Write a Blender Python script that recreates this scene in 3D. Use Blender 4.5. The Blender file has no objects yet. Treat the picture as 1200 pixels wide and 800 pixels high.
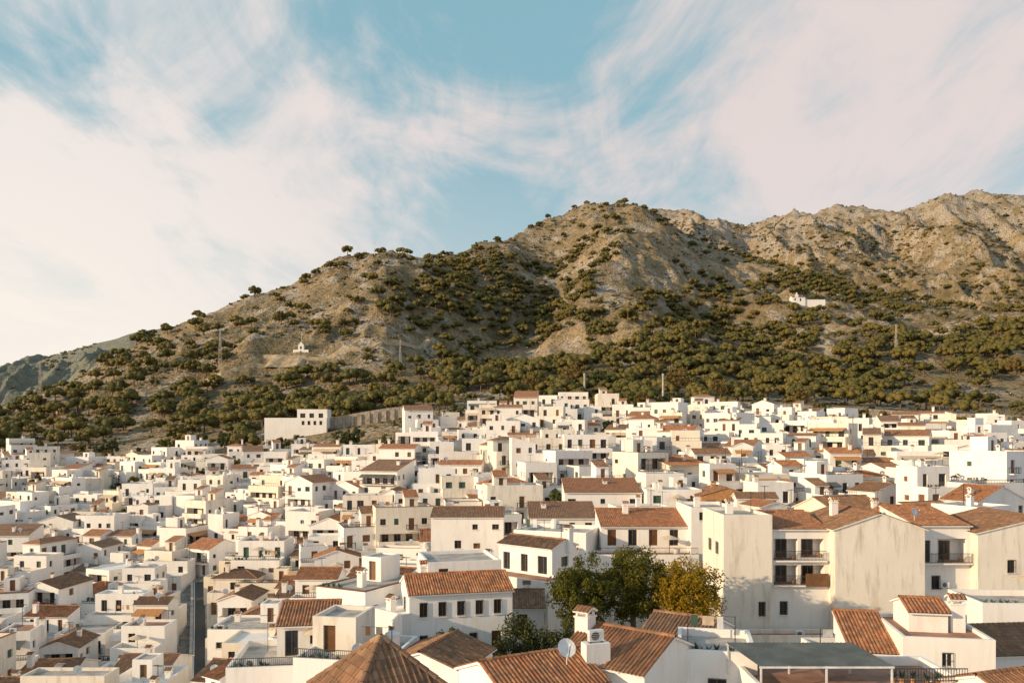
import bpy, math, random
import numpy as np
from mathutils import Vector, Matrix

SC = bpy.context.scene
COL = SC.collection
F = 933.0; HY = 510.0          # survey constants: bearing = (b-600)/F, eye level z=0
def X(b, d): return (b-600.0)/F*d
def Z(p, d): return (HY-p)/F*d

# ------------------------------------------------------------------ noise
_r = np.random.RandomState(7)
_P = _r.rand(256, 256)
def vn(x, y, s=0):
    x = np.asarray(x, float)+s*17.3; y = np.asarray(y, float)+s*9.1
    xi = np.floor(x).astype(int); yi = np.floor(y).astype(int)
    fx = x-xi; fy = y-yi
    fx = fx*fx*(3-2*fx); fy = fy*fy*(3-2*fy)
    a = _P[xi & 255, yi & 255]; b = _P[(xi+1) & 255, yi & 255]
    c = _P[xi & 255, (yi+1) & 255]; d = _P[(xi+1) & 255, (yi+1) & 255]
    return (a*(1-fx)+b*fx)*(1-fy)+(c*(1-fx)+d*fx)*fy
def fbm(x, y, o=4, s=0):
    t = 0; a = .5; n = 0
    for i in range(o):
        t = t+a*vn(x, y, s+i*3); n += a
        a *= .5; x = x*2.03; y = y*2.03
    return t/n
def ridged(x, y, o=4, s=0):
    t = 0; a = .5; n = 0
    for i in range(o):
        t = t+a*(1-np.abs(2*vn(x, y, s+i*3)-1)); n += a
        a *= .5; x = x*2.1; y = y*2.1
    return t/n
def sstep(a, b, x):
    t = np.clip((x-a)/(b-a), 0, 1); return t*t*(3-2*t)

# ------------------------------------------------------------------ terrain height
VD = np.array([0, 40, 60, 80, 100, 130, 170, 220, 260, 300, 350, 420, 520.])
VB = np.array([-300, 150, 300, 450, 600, 750, 900, 1050, 1200, 1500.])
VT = np.array([
 [-38,-38,-38,-38,-38,-38,-34,-27,-20,-13,-7,0,12],
 [-36,-36,-36,-36,-36,-37,-33,-26,-19,-12,-5,3,16],
 [-30,-30,-31,-32,-32,-32,-27,-19,-12,-5,2,10,24],
 [-22,-22,-23,-24,-26,-26,-20,-10,-2,4,9,17,34],
 [-18,-18,-20,-22,-23,-20,-12,-4,4,9,14,23,40],
 [-18,-18,-20,-22,-21,-17,-11,-4,3,9,14,24,42],
 [-19,-19,-20,-21.5,-19,-15,-10,-4,2,7,13,22,40],
 [-19,-19,-20,-21.5,-19,-14,-10,-5,-1,4,10,18,36],
 [-19,-19,-20,-21.5,-19,-13,-10,-6,-2,2,8,16,34],
 [-19,-19,-20,-21.5,-19,-13,-10,-6,-2,2,8,16,34.]])
def village(b, y):
    y = np.clip(y, 0, 519.9); b = np.clip(b, -299.9, 1499.9)
    i = np.clip(np.searchsorted(VB, b)-1, 0, len(VB)-2)
    j = np.clip(np.searchsorted(VD, y)-1, 0, len(VD)-2)
    u = (b-VB[i])/(VB[i+1]-VB[i]); v = (y-VD[j])/(VD[j+1]-VD[j])
    return (VT[i, j]*(1-u)+VT[i+1, j]*u)*(1-v)+(VT[i, j+1]*(1-u)+VT[i+1, j+1]*u)*v
A_b = [-400,-200,0,60,100,150,200,300,400,450,500,540,600,650,690,745,775,800,830,900,1000,1100,1200,1500]
A_p = [540,525,488,462,442,414,391,347,305,297,301,292,273,257,243,242,258,276,290,316,338,362,372,400]
A_d = [500,520,600,630,650,675,700,740,790,810,860,950,1120,1240,1290,1290,1260,1240,1220,1180,1120,1060,1000,900]
B_b = [-400,500,650,740,790,840,880,930,980,1040,1080,1120,1160,1200,1300,1500]
B_p = [520,340,270,249,250,262,266,250,241,250,236,225,226,232,240,262]
B_d = [2000,2000,2000,2000,1950,1900,1900,1850,1800,1800,1750,1700,1700,1650,1600,1500]
C_b = [-400,-200,0,60,150,230,300,400,600]
C_p = [490,465,438,414,390,381,394,430,480]
def H(x, y):
    x = np.asarray(x, float); y = np.asarray(y, float)
    b = 600+F*x/np.maximum(y, 1)
    V = village(b, y)
    zc = (HY-np.interp(b, A_b, A_p))/F
    Dc = np.interp(b, A_b, A_d); zc = zc*Dc
    zb = village(b, np.full_like(y, 400.))
    s = np.clip((y-400)/(Dc-400), 0, 1)
    g = .80*s+.20*s*s*(3-2*s)
    A = zb+(zc-zb)*g-np.maximum(y-Dc, 0)*.42
    cx = 612+(y-450)/700*45
    dist = (b-cx)/F*y
    A = A-42*np.exp(-(dist/62)**2)*sstep(440, 620, y)*(1-sstep(1000, 1200, y))
    cx = 860-(y-450)/700*40
    dist = (b-cx)/F*y
    A = A-18*np.exp(-(dist/45)**2)*sstep(440, 620, y)*(1-sstep(900, 1150, y))
    env = sstep(410, 560, y)
    crest = 1-.65*np.exp(-((y-Dc)/110)**2)
    gul = ridged(x*.0085, y*.0042, 4, 2)-.62
    A = A+env*crest*56*gul
    zB = (HY-np.interp(b, B_b, B_p))/F; dB = np.interp(b, B_b, B_d); zB = zB*dB
    sB = np.clip((y-1050)/(dB-1050), 0, 1)
    B = zB*(.25+.75*sB)-np.maximum(y-dB, 0)*.5-np.maximum(1050-y, 0)*.8
    crB = 1-.6*np.exp(-((y-dB)/140)**2)
    B = B+crB*155*(ridged(x*.0062+3, y*.0023, 5, 9)-.62)+20*(ridged(x*.022, y*.02, 3, 4)-.6)
    zC = (HY-np.interp(b, C_b, C_p))/F*1500
    sC = np.clip((y-850)/650, 0, 1)
    C = -30+(zC+30)*sC-np.maximum(y-1500, 0)*.4-np.maximum(850-y, 0)*.6+22*(fbm(x*.006, y*.005, 3, 5)-.5)
    M = np.maximum(np.maximum(A, B), C)
    cf = 1-.85*sstep(840, 900, y)*(1-sstep(330, 420, b))
    fine = ((fbm(x*.035, y*.035, 4, 1)-.5)*9*env+(ridged(x*.09, y*.09, 3, 6)-.6)*4.5*env*sstep(500, 900, y))*cf
    w = sstep(396, 404, y)
    z = V*(1-w)+M*w+fine
    return np.maximum(z, -60)
def h1(x, y): return float(H(np.array([x]), np.array([y]))[0])
def hit(b, p, d0=300., d1=2300.):
    y = np.arange(d0, d1, 3.); z = H((b-600)/F*y, y); q = HY-F*z/y
    k = np.argmax(q <= p)
    return (X(b, y[k]), float(y[k]), float(z[k]))
REG = [(120,485,190,26,.75),(330,480,150,20,.65),(180,430,110,30,.40),(620,370,110,50,.8),(560,340,90,30,.5),
       (480,350,70,40,.3),(760,400,120,40,.55),(860,370,60,35,.8),(900,440,200,26,.9),(1080,415,120,22,.75),
       (1190,400,60,40,.9),(560,450,160,20,.9),(960,330,90,22,.65),(1120,350,100,20,.5),(700,300,60,40,.3)]
def forest(b, p, x, y):
    d = 0.15
    for cb, cp, sb, sp, a in REG:
        d = d+a*np.exp(-((b-cb)/sb)**2-((p-cp)/sp)**2)
    n = fbm(x*.018, y*.018, 3, 11)
    return np.clip(d, 0, 1.05)*sstep(.38, .60, n+.13*np.clip(d, 0, 1))

# ------------------------------------------------------------------ materials
def newmat(name):
    m = bpy.data.materials.new(name); m.use_nodes = True
    nt = m.node_tree; return m, nt, nt.nodes['Principled BSDF']
def nd(nt, t, **k):
    n = nt.nodes.new(t)
    for a, v in k.items(): setattr(n, a, v)
    return n
def lk(nt, a, b): nt.links.new(a, b)
def setin(nt, sock, v):
    if isinstance(v, bpy.types.NodeSocket): nt.links.new(v, sock)
    else: sock.default_value = v
def math_(nt, op, a, b=0.0, c=None, clamp=False):
    n = nd(nt, 'ShaderNodeMath', operation=op, use_clamp=clamp)
    setin(nt, n.inputs[0], a); setin(nt, n.inputs[1], b)
    if c is not None: setin(nt, n.inputs[2], c)
    return n.outputs[0]
def mixc(nt, f, a, b, bt='MIX'):
    n = nd(nt, 'ShaderNodeMix', data_type='RGBA', blend_type=bt)
    setin(nt, n.inputs[0], f)
    for s, v in ((n.inputs[6], a), (n.inputs[7], b)):
        if isinstance(v, tuple): s.default_value = (v[0], v[1], v[2], 1)
        else: nt.links.new(v, s)
    return n.outputs[2]
def noise_(nt, vec, scale, detail=4, rough=.55, dist=0.):
    n = nd(nt, 'ShaderNodeTexNoise'); n.inputs['Scale'].default_value = scale
    n.inputs['Detail'].default_value = detail; n.inputs['Roughness'].default_value = rough
    n.inputs['Distortion'].default_value = dist
    if vec is not None: lk(nt, vec, n.inputs['Vector'])
    return n.outputs['Fac']
def mapr(nt, v, a, b, c=0., d=1., smooth=False):
    n = nd(nt, 'ShaderNodeMapRange'); n.clamp = True
    if smooth: n.interpolation_type = 'SMOOTHSTEP'
    setin(nt, n.inputs[0], v)
    for i, q in enumerate((a, b, c, d)): n.inputs[i+1].default_value = q
    return n.outputs[0]
def mapping(nt, vec, sc):
    n = nd(nt, 'ShaderNodeMapping'); lk(nt, vec, n.inputs[0]); n.inputs['Scale'].default_value = sc
    return n.outputs[0]
def pos(nt): return nd(nt, 'ShaderNodeNewGeometry').outputs['Position']
def bump(nt, bs, h, st, dist):
    n = nd(nt, 'ShaderNodeBump'); n.inputs['Strength'].default_value = st; n.inputs['Distance'].default_value = dist
    lk(nt, h, n.inputs['Height']); lk(nt, n.outputs[0], bs.inputs['Normal'])

def plaster(name, c1, c2, stain, amt=.5):
    m, nt, bs = newmat(name); p = pos(nt)
    oi = nd(nt, 'ShaderNodeObjectInfo').outputs['Random']
    base = mixc(nt, oi, c1, c2)
    st = noise_(nt, mapping(nt, p, (1.3, 1.3, .22)), 1., 4, .68)
    col = mixc(nt, mapr(nt, st, .50, .80, 0, amt), base, stain)
    big = noise_(nt, p, .35, 2)
    col = mixc(nt, mapr(nt, big, .45, .75, 0, .4), col, (c1[0]*.84, c1[1]*.79, c1[2]*.72))
    lk(nt, col, bs.inputs['Base Color']); bs.inputs['Roughness'].default_value = .85
    bump(nt, bs, st, .5, .05)
    return m
def plain(name, c, r=.7, metal=0., var=.25, sc=2.):
    m, nt, bs = newmat(name)
    n = noise_(nt, pos(nt), sc, 3)
    lk(nt, mixc(nt, mapr(nt, n, .3, .7, 0, 1), tuple(k*(1-var) for k in c), tuple(min(1, k*(1+var*.5)) for k in c)), bs.inputs['Base Color'])
    bs.inputs['Roughness'].default_value = r; bs.inputs['Metallic'].default_value = metal
    return m
def tile(name, pal, grime):
    m, nt, bs = newmat(name)
    uv = nd(nt, 'ShaderNodeUVMap').outputs[0]
    s = nd(nt, 'ShaderNodeSeparateXYZ'); lk(nt, uv, s.inputs[0])
    u = math_(nt, 'FLOOR', math_(nt, 'DIVIDE', s.outputs[0], .24)); vv = math_(nt, 'DIVIDE', s.outputs[1], .38)
    v = math_(nt, 'FLOOR', vv)
    c = nd(nt, 'ShaderNodeCombineXYZ'); lk(nt, u, c.inputs[0]); lk(nt, v, c.inputs[1])
    oi = nd(nt, 'ShaderNodeObjectInfo').outputs['Random']; lk(nt, oi, c.inputs[2])
    w = nd(nt, 'ShaderNodeTexWhiteNoise', noise_dimensions='3D'); lk(nt, c.outputs[0], w.inputs[0])
    r = nd(nt, 'ShaderNodeValToRGB'); lk(nt, w.outputs[0], r.inputs[0])
    el = r.color_ramp.elements
    el[0].color = (*pal[0], 1); el[1].color = (*pal[-1], 1)
    for i, q in enumerate(pal[1:-1]):
        e = el.new((i+1)/(len(pal)-1)); e.color = (*q, 1)
    p = pos(nt)
    g = noise_(nt, p, 1.1, 4, .7)
    col = mixc(nt, mapr(nt, g, .44, .68, 0, grime), r.outputs[0], (.10, .07, .045))
    col = mixc(nt, mapr(nt, oi, 0, 1, 0, .5), col, (.20, .115, .065))
    fr = math_(nt, 'FRACT', vv)
    col = mixc(nt, mapr(nt, fr, .0, .12, .55, 0), col, (.05, .025, .015))
    lk(nt, col, bs.inputs['Base Color']); bs.inputs['Roughness'].default_value = .85
    bump(nt, bs, math_(nt, 'SUBTRACT', 1., fr), .7, .05)
    return m
M = {}
M['white'] = plaster('white_plaster', (.86, .84, .82), (.80, .775, .75), (.56, .50, .42), .5)
M['cream'] = plaster('cream_plaster', (.80, .74, .64), (.76, .68, .55), (.5, .42, .33))
M['old'] = plaster('weathered_plaster', (.81, .76, .68), (.77, .71, .63), (.40, .32, .24), .85)
M['tile'] = tile('terracotta_tile', [(.52, .19, .07), (.32, .115, .045), (.58, .27, .12), (.42, .155, .065)], .7)
M['oldtile'] = tile('aged_tile', [(.26, .125, .065), (.38, .18, .09), (.18, .10, .06), (.44, .27, .16)], .8)
M['glass'] = plain('window_glass', (.025, .03, .035), .12)
M['wood'] = plain('brown_wood', (.18, .085, .035), .6)
M['iron'] = plain('wrought_iron', (.03, .03, .03), .5)
M['floor'] = plain('terrace_paving', (.38, .20, .13), .8, var=.35, sc=1.2)
M['conc'] = plain('roof_concrete', (.44, .41, .38), .9, var=.4, sc=.9)
M['green'] = plain('green_shutter', (.05, .10, .07), .6)
M['fabric'] = plain('awning_fabric', (.62, .50, .36), .9)
M['metal'] = plain('white_metal', (.70, .70, .70), .4)
M['dark'] = plain('dark_interior', (.05, .042, .035), .9)
M['gmetal'] = plain('grey_sheet_metal', (.10, .112, .105), .55, var=.45, sc=.8)
M['orange'] = plain('ochre_plaster', (.50, .25, .10), .85)
M['sand'] = plain('sandy_cut', (.40, .31, .20), .95, var=.4, sc=.35)
M['asphalt'] = plain('asphalt', (.06, .058, .055), .9)
m, nt, bs = newmat('stone_masonry'); p = pos(nt)
v = nd(nt, 'ShaderNodeTexVoronoi'); v.inputs['Scale'].default_value = .9; lk(nt, p, v.inputs['Vector'])
sg = nd(nt, 'ShaderNodeSeparateColor'); lk(nt, v.outputs['Color'], sg.inputs[0])
lk(nt, mixc(nt, mapr(nt, noise_(nt, p, .6, 4), .35, .7), mixc(nt, sg.outputs[0], (.48, .42, .33), (.32, .27, .22)), (.30, .25, .19)), bs.inputs['Base Color'])
bs.inputs['Roughness'].default_value = .95; bump(nt, bs, v.outputs['Distance'], .8, .3)
M['stone'] = m
KEYS = list(M.keys()); MI = {k: i for i, k in enumerate(KEYS)}; MATS = [M[k] for k in KEYS]

def leafmat(name, c1, c2, c3, tr=.25):
    m, nt, bs = newmat(name)
    g = nd(nt, 'ShaderNodeNewGeometry')
    isl = g.outputs['Random Per Island']
    oi = nd(nt, 'ShaderNodeObjectInfo').outputs['Random']
    col = mixc(nt, isl, c1, c2)
    col = mixc(nt, mapr(nt, oi, 0, 1, 0, .8), col, c3)
    if tr > 0: col = mixc(nt, mapr(nt, noise_(nt, g.outputs['Position'], .5, 2), .4, .65, 0, .7), col, c3)
    lk(nt, col, bs.inputs['Base Color']); bs.inputs['Roughness'].default_value = .65
    bs.inputs['Specular IOR Level'].default_value = .2
    if tr > 0:
        t = nd(nt, 'ShaderNodeBsdfTranslucent'); lk(nt, col, t.inputs[0])
        mx = nd(nt, 'ShaderNodeMixShader'); mx.inputs[0].default_value = tr
        lk(nt, bs.outputs[0], mx.inputs[1]); lk(nt, t.outputs[0], mx.inputs[2])
        lk(nt, mx.outputs[0], nt.nodes['Material Output'].inputs[0])
    return m
LM_pine = leafmat('pine_needles', (.066, .070, .018), (.108, .10, .026), (.16, .12, .03), 0)
LM_scrub = leafmat('scrub_leaves', (.065, .060, .026), (.115, .095, .042), (.16, .125, .065), 0)
LM_tree = leafmat('tree_leaves', (.05, .07, .012), (.11, .115, .02), (.16, .14, .02), .35)
LM_yel = leafmat('autumn_leaves', (.14, .12, .015), (.28, .20, .02), (.36, .24, .02), .4)
LM_olive = leafmat('autumn_tree_leaves', (.10, .085, .025), (.17, .13, .04), (.22, .15, .05), .2)
LM_dark = leafmat('hedge_leaves', (.03, .045, .014), (.06, .075, .022), (.08, .08, .022), 0)
M_bark = plain('bark', (.15, .105, .07), .95)

# ------------------------------------------------------------------ mesh builder
class MB:
    def __init__(s): s.v = []; s.f = []; s.m = []; s.uv = []
    def poly(s, pts, mat, uv=None):
        n = len(s.v); s.v.extend([tuple(q) for q in pts]); s.f.append(tuple(range(n, n+len(pts))))
        s.m.append(MI[mat]); s.uv.extend(uv if uv else [(0, 0)]*len(pts))
    def box(s, x0, x1, y0, y1, z0, z1, mat):
        a=(x0,y0,z0);b=(x1,y0,z0);c=(x1,y1,z0);d=(x0,y1,z0);e=(x0,y0,z1);f=(x1,y0,z1);g=(x1,y1,z1);h=(x0,y1,z1)
        for q in ((a,b,f,e),(b,c,g,f),(c,d,h,g),(d,a,e,h),(e,f,g,h),(d,c,b,a)): s.poly(q, mat)
    def beam(s, p, q, t, mat, sides=4):
        p = Vector(p); q = Vector(q); d = (q-p)
        if d.length < 1e-6: return
        d.normalize(); u = d.cross(Vector((0, 0, 1)))
        if u.length < .1: u = Vector((1, 0, 0))
        u.normalize(); w = d.cross(u)
        R = [(u*math.cos(k)+w*math.sin(k))*t*.7071 for k in [math.pi*2*(i+.5)/sides for i in range(sides)]]
        for i in range(sides):
            j = (i+1) % sides; s.poly((p+R[i], p+R[j], q+R[j], q+R[i]), mat)
        s.poly([q+r for r in R], mat)
    def cyl(s, cx, cy, z0, z1, r, mat, n=12, r2=None):
        r2 = r if r2 is None else r2
        A = [(cx+r*math.cos(2*math.pi*i/n), cy+r*math.sin(2*math.pi*i/n), z0) for i in range(n)]
        B = [(cx+r2*math.cos(2*math.pi*i/n), cy+r2*math.sin(2*math.pi*i/n), z1) for i in range(n)]
        for i in range(n):
            j = (i+1) % n; s.poly((A[i], A[j], B[j], B[i]), mat)
        s.poly(B, mat)
    def wall(s, p0, p1, z0, z1, ops, mat, lod=1):
        p0 = Vector((p0[0], p0[1], 0)); p1 = Vector((p1[0], p1[1], 0)); d = p1-p0; L = d.length; d /= L
        n = Vector((d.y, -d.x, 0))
        P = lambda u, v, o=0.: p0+d*u+n*o+Vector((0, 0, z0+v))
        ops = [o for o in ops if o[0] > .1 and o[1] < L-.1 and o[3] < (z1-z0)-.05]
        vs = sorted(set([0, z1-z0]+[o[2] for o in ops]+[o[3] for o in ops]))
        for j in range(len(vs)-1):
            b, t = vs[j], vs[j+1]; vm = (b+t)/2
            row = [o for o in ops if o[2] < vm < o[3]]
            if not row: s.poly((P(0, b), P(L, b), P(L, t), P(0, t)), mat); continue
            row.sort(); c = 0
            for o in row:
                if o[0] > c+1e-4: s.poly((P(c, b), P(o[0], b), P(o[0], t), P(c, t)), mat)
                c = o[1]
            if c < L-1e-4: s.poly((P(c, b), P(L, b), P(L, t), P(c, t)), mat)
        for o in ops:
            u0, u1, v0, v1, k = o[:5]
            r = -.2 if k != 'log' else -1.5
            s.poly((P(u0, v0), P(u0, v0, r), P(u0, v1, r), P(u0, v1)), mat)
            s.poly((P(u1, v0, r), P(u1, v0), P(u1, v1), P(u1, v1, r)), mat)
            s.poly((P(u0, v1), P(u0, v1, r), P(u1, v1, r), P(u1, v1)), mat)
            s.poly((P(u0, v0, r), P(u0, v0), P(u1, v0), P(u1, v0, r)), 'floor' if k == 'log' else mat)
            if k == 'log':
                s.poly((P(u0, v0, r), P(u1, v0, r), P(u1, v1, r), P(u0, v1, r)), mat)
                w = (u1-u0); m = max(1, int(w/1.9))
                for i in range(m):
                    a = u0+w*(i+.5)/m
                    s.poly((P(a-.6, v0+.02, r+.02), P(a+.6, v0+.02, r+.02), P(a+.6, min(v0+2.1, v1-.1), r+.02), P(a-.6, min(v0+2.1, v1-.1), r+.02)), 'wood')
                    for q in (-.5, .05):
                        s.poly((P(a+q, v0+.15, r+.03), P(a+q+.45, v0+.15, r+.03), P(a+q+.45, min(v0+2., v1-.2), r+.03), P(a+q, min(v0+2., v1-.2), r+.03)), 'glass')
                if lod == 0:   # table and plant pot on the loggia
                    a = u0+w*.3; q0 = P(a, v0, -.6)
                    s.box(q0.x-.3, q0.x+.3, q0.y-.3, q0.y+.3, q0.z+.68, q0.z+.72, 'wood'); s.beam((q0.x, q0.y, q0.z), (q0.x, q0.y, q0.z+.68), .06, 'iron')
                    q0 = P(u1-.35, v0, -.5); s.cyl(q0.x, q0.y, q0.z+.003, q0.z+.35, .14, 'orange', 10, .2)
            elif k in ('shut', 'gshut', 'dark'):
                s.poly((P(u0, v0, r), P(u1, v0, r), P(u1, v1, r), P(u0, v1, r)), {'shut': 'wood', 'gshut': 'green', 'dark': 'dark'}[k])
                if k != 'dark' and lod == 0:
                    for i in range(int((v1-v0)/.12)):
                        s.poly((P(u0+.05, v0+.12*i+.02, r+.02), P(u1-.05, v0+.12*i+.02, r+.02), P(u1-.05, v0+.12*i+.1, r+.05), P(u0+.05, v0+.12*i+.1, r+.05)), {'shut': 'wood', 'gshut': 'green'}[k])
            else:
                fm = o[5] if len(o) > 5 else 'wood'
                s.poly((P(u0, v0, r), P(u1, v0, r), P(u1, v1, r), P(u0, v1, r)), fm)
                e = .07; mid = (u0+u1)/2
                for a, b in ((u0+e, mid-e/2), (mid+e/2, u1-e)):
                    s.poly((P(a, v0+e, r+.01), P(b, v0+e, r+.01), P(b, v1-e, r+.01), P(a, v1-e, r+.01)), 'glass')
                if lod <= 1 and k == 'win':
                    c = [P(u0-.08, v0-.08, .0), P(u1+.08, v0-.08, .0), P(u1+.08, v0-.08, .1), P(u0-.08, v0-.08, .1)]
                    cc = [q+Vector((0, 0, .07)) for q in c]
                    s.poly(cc, mat); s.poly((c[3], c[2], cc[2], cc[3]), mat)
                    s.poly((c[0], c[3], cc[3], cc[0]), mat); s.poly((c[2], c[1], cc[1], cc[2]), mat)
                if lod == 0 and k == 'win' and len(o) > 6:   # window grille
                    m = int((u1-u0)/.14)
                    for i in range(m+1):
                        a = u0+(u1-u0)*i/m; s.beam(P(a, v0-.05, .07), P(a, v1+.05, .07), .022, 'iron')
                    for q in (v0-.05, (v0+v1)/2, v1+.05): s.beam(P(u0, q, .07), P(u1, q, .07), .022, 'iron')
    def rail(s, p, q, z, h, lod, mat='iron'):
        p = Vector((p[0], p[1], z)); q = Vector((q[0], q[1], z)); L = (q-p).length; up = Vector((0, 0, h))
        t = .03 if lod == 0 else .05
        s.beam(p+up, q+up, t*1.5, mat); s.beam(p+up*.1, q+up*.1, t, mat)
        n = max(2, int(L/(.14 if lod == 0 else (.3 if lod == 1 else .7))))
        for i in range(n+1):
            a = p+(q-p)*i/n; s.beam(a, a+up, t*.8, mat)
    def tplane(s, a, b, up, lod, mat='tile', vm=None, edge='white'):
        a = Vector(a); b = Vector(b); up = Vector(up); n = (b-a).cross(up).normalized()
        if n.z < 0: n = -n
        L = (b-a).length; S = up.length; a = a+n*.10; b = b+n*.10
        f = vm if vm else (lambda u: 1.)
        if lod >= 2:
            if vm is None: seg = [0, 1]
            else: seg = [i/20 for i in range(21)]
            off = [0]*len(seg)
        else:
            k = max(2, int(round(L/.24))); pr = [0, .055, .08, .055] if lod == 0 else [0, .08]
            N = k*len(pr); seg = [i/N for i in range(N+1)]; off = [pr[i % len(pr)] for i in range(N+1)]
        rows = [0, .22, .48, .73, 1.] if lod == 0 else [0, 1.]
        jit = {}
        def J(i, r):
            if lod != 0 or r in (0,): return 0.
            if (i, r) not in jit: jit[(i, r)] = (math.sin(i*12.9898+r*78.233+L)*43758.5 % 1-.5)*.03
            return jit[(i, r)]
        for i in range(len(seg)-1):
            u, w = seg[i], seg[i+1]; fu, fw = f(u), f(w)
            if fu <= 0 and fw <= 0: continue
            A0 = a+(b-a)*u; B0 = a+(b-a)*w
            ux, wx = u*L, w*L
            e = 1e-4
            for r in range(len(rows)-1):
                r0, r1 = rows[r], rows[r+1]
                oa0, oa1 = off[i]+J(i, r), off[i]+J(i, r+1); ob0, ob1 = off[i+1]+J(i+1, r), off[i+1]+J(i+1, r+1)
                s.poly((A0+up*fu*r0+n*oa0, B0+up*fw*r0+n*ob0, B0+up*fw*r1+n*ob1, A0+up*fu*r1+n*oa1), mat, [(ux+e, S*fu*r0), (wx-e, S*fw*r0), (wx-e, S*fw*r1), (ux+e, S*fu*r1)])
        d = n*.12
        if vm is None:
            s.poly((a-d, a+up-d, b+up-d, b-d), edge)
            for p_, q_ in ((a, b), (b, b+up), (a+up, a)): s.poly((p_-d, q_-d, q_, p_), edge)
        else:
            s.poly((a-d, b-d, b, a), edge)
    def cap(s, p, q, r, mat='tile', n=5):
        p = Vector(p); q = Vector(q); d = (q-p).normalized(); u = d.cross(Vector((0, 0, 1))).normalized(); w = u.cross(d)
        if w.z < 0: w = -w
        R = [(u*math.cos(k)+w*math.sin(k))*r for k in [math.pi*i/n for i in range(n+1)]]
        L = (q-p).length; m = max(1, int(L/.4))
        for j in range(m):
            a = p+(q-p)*j/m; b = p+(q-p)*(j+1)/m
            for i in range(n): s.poly((a+R[i]*1.08, a+R[i+1]*1.08, b+R[i+1]*.92, b+R[i]*.92), mat, [(.01, j*.38+.01), (.2, j*.38+.01), (.2, j*.38+.37), (.01, j*.38+.37)])
    def gable(s, x0, x1, y0, y1, z, sl, axis, lod, mat='tile', wm='white', o=.3, og=.15):
        if axis == 'x': T = lambda u, v, w: (u, v, w); U0, U1, V0, V1 = x0, x1, y0, y1
        else: T = lambda u, v, w: (v, u, w); U0, U1, V0, V1 = y0, y1, x0, x1
        hm = (V1-V0)/2; h = hm*sl; vm = (V0+V1)/2
        s.tplane(T(U0-og, V0-o, z-o*sl), T(U1+og, V0-o, z-o*sl), T(0, hm+o, h+o*sl), lod, mat, edge=wm)
        s.tplane(T(U0-og, V1+o, z-o*sl), T(U1+og, V1+o, z-o*sl), T(0, -hm-o, h+o*sl), lod, mat, edge=wm)
        for u in (U0, U1): s.poly((T(u, V0, z), T(u, V1, z), T(u, vm, z+h)), wm)
        if lod <= 1: s.cap(T(U0-og, vm, z+h+.1), T(U1+og, vm, z+h+.1), .15, mat)
        return z+h
    def shed(s, x0, x1, y0, y1, z, sl, lod, mat='tile', wm='white', o=.35, og=.12):
        h = (y1-y0)*sl
        s.tplane((x0-og, y0-o, z-o*sl), (x1+og, y0-o, z-o*sl), (0, y1-y0+o, h+o*sl), lod, mat, edge=wm)
        s.poly((( x0, y0, z), (x0, y1, z), (x0, y1, z+h)), wm); s.poly(((x1, y0, z), (x1, y1, z), (x1, y1, z+h)), wm)
        s.poly(((x0, y1, z), (x1, y1, z), (x1, y1, z+h), (x0, y1, z+h)), wm)
        if lod <= 1: s.cap((x0-og, y1, z+h+.1), (x1+og, y1, z+h+.1), .15, mat)
        return z+h
    def hip(s, x0, x1, y0, y1, z, sl, lod, mat='tile', o=.3, wm='white'):
        w = x1-x0+2*o; d = y1-y0+2*o
        if d > w+.001: return s.gable(x0, x1, y0, y1, z, sl, 'y', lod, mat, wm)
        r = d/2; h = r*sl; zz = z-o*sl
        f = lambda u: min(1, u*w/r, (1-u)*w/r); g = lambda u: min(u, 1-u)*2
        s.tplane((x0-o, y0-o, zz), (x1+o, y0-o, zz), (0, r, h), lod, mat, f, wm)
        s.tplane((x0-o, y1+o, zz), (x1+o, y1+o, zz), (0, -r, h), lod, mat, f, wm)
        s.tplane((x0-o, y0-o, zz), (x0-o, y1+o, zz), (r, 0, h), lod, mat, g, wm)
        s.tplane((x1+o, y0-o, zz), (x1+o, y1+o, zz), (-r, 0, h), lod, mat, g, wm)
        ym = (y0+y1)/2; zt = zz+h+.12
        if lod <= 1:
            if w-d > .1: s.cap((x0-o+r, ym, zt), (x1+o-r, ym, zt), .15, mat)
            for cx, ax in ((x0-o, x0-o+r), (x1+o, x1+o-r)):
                for cy in (y0-o, y1+o): s.cap((cx, cy, zz+.12), (ax, ym, zt), .14, mat)
        return z+h
    def flat(s, x0, x1, y0, y1, z, par, wm='white', fl='conc', t=.22):
        zt = z+par; a, b, c, d = x0+t, x1-t, y0+t, y1-t
        s.poly(((a, c, z), (b, c, z), (b, d, z), (a, d, z)), fl)
        s.poly(((a, c, z), (a, c, zt), (b, c, zt), (b, c, z)), wm); s.poly(((b, d, z), (b, d, zt), (a, d, zt), (a, d, z)), wm)
        s.poly(((a, d, z), (a, d, zt), (a, c, zt), (a, c, z)), wm); s.poly(((b, c, z), (b, c, zt), (b, d, zt), (b, d, z)), wm)
        s.poly(((x0, y0, zt), (x1, y0, zt), (b, c, zt), (a, c, zt)), wm); s.poly(((x1, y0, zt), (x1, y1, zt), (b, d, zt), (b, c, zt)), wm)
        s.poly(((x1, y1, zt), (x0, y1, zt), (a, d, zt), (b, d, zt)), wm); s.poly(((x0, y1, zt), (x0, y0, zt), (a, c, zt), (a, d, zt)), wm)
    def coping(s, x0, x1, y0, y1, z, mat='tile'):
        s.box(x0-.05, x1+.05, y0-.06, y0+.28, z+.003, z+.08, mat); s.box(x0-.05, x0+.28, y0+.281, y1-.281, z+.003, z+.08, mat)
        s.box(x1-.28, x1+.05, y0+.281, y1-.281, z+.003, z+.08, mat); s.box(x0-.05, x1+.05, y1-.28, y1+.06, z+.003, z+.08, mat)
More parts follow.
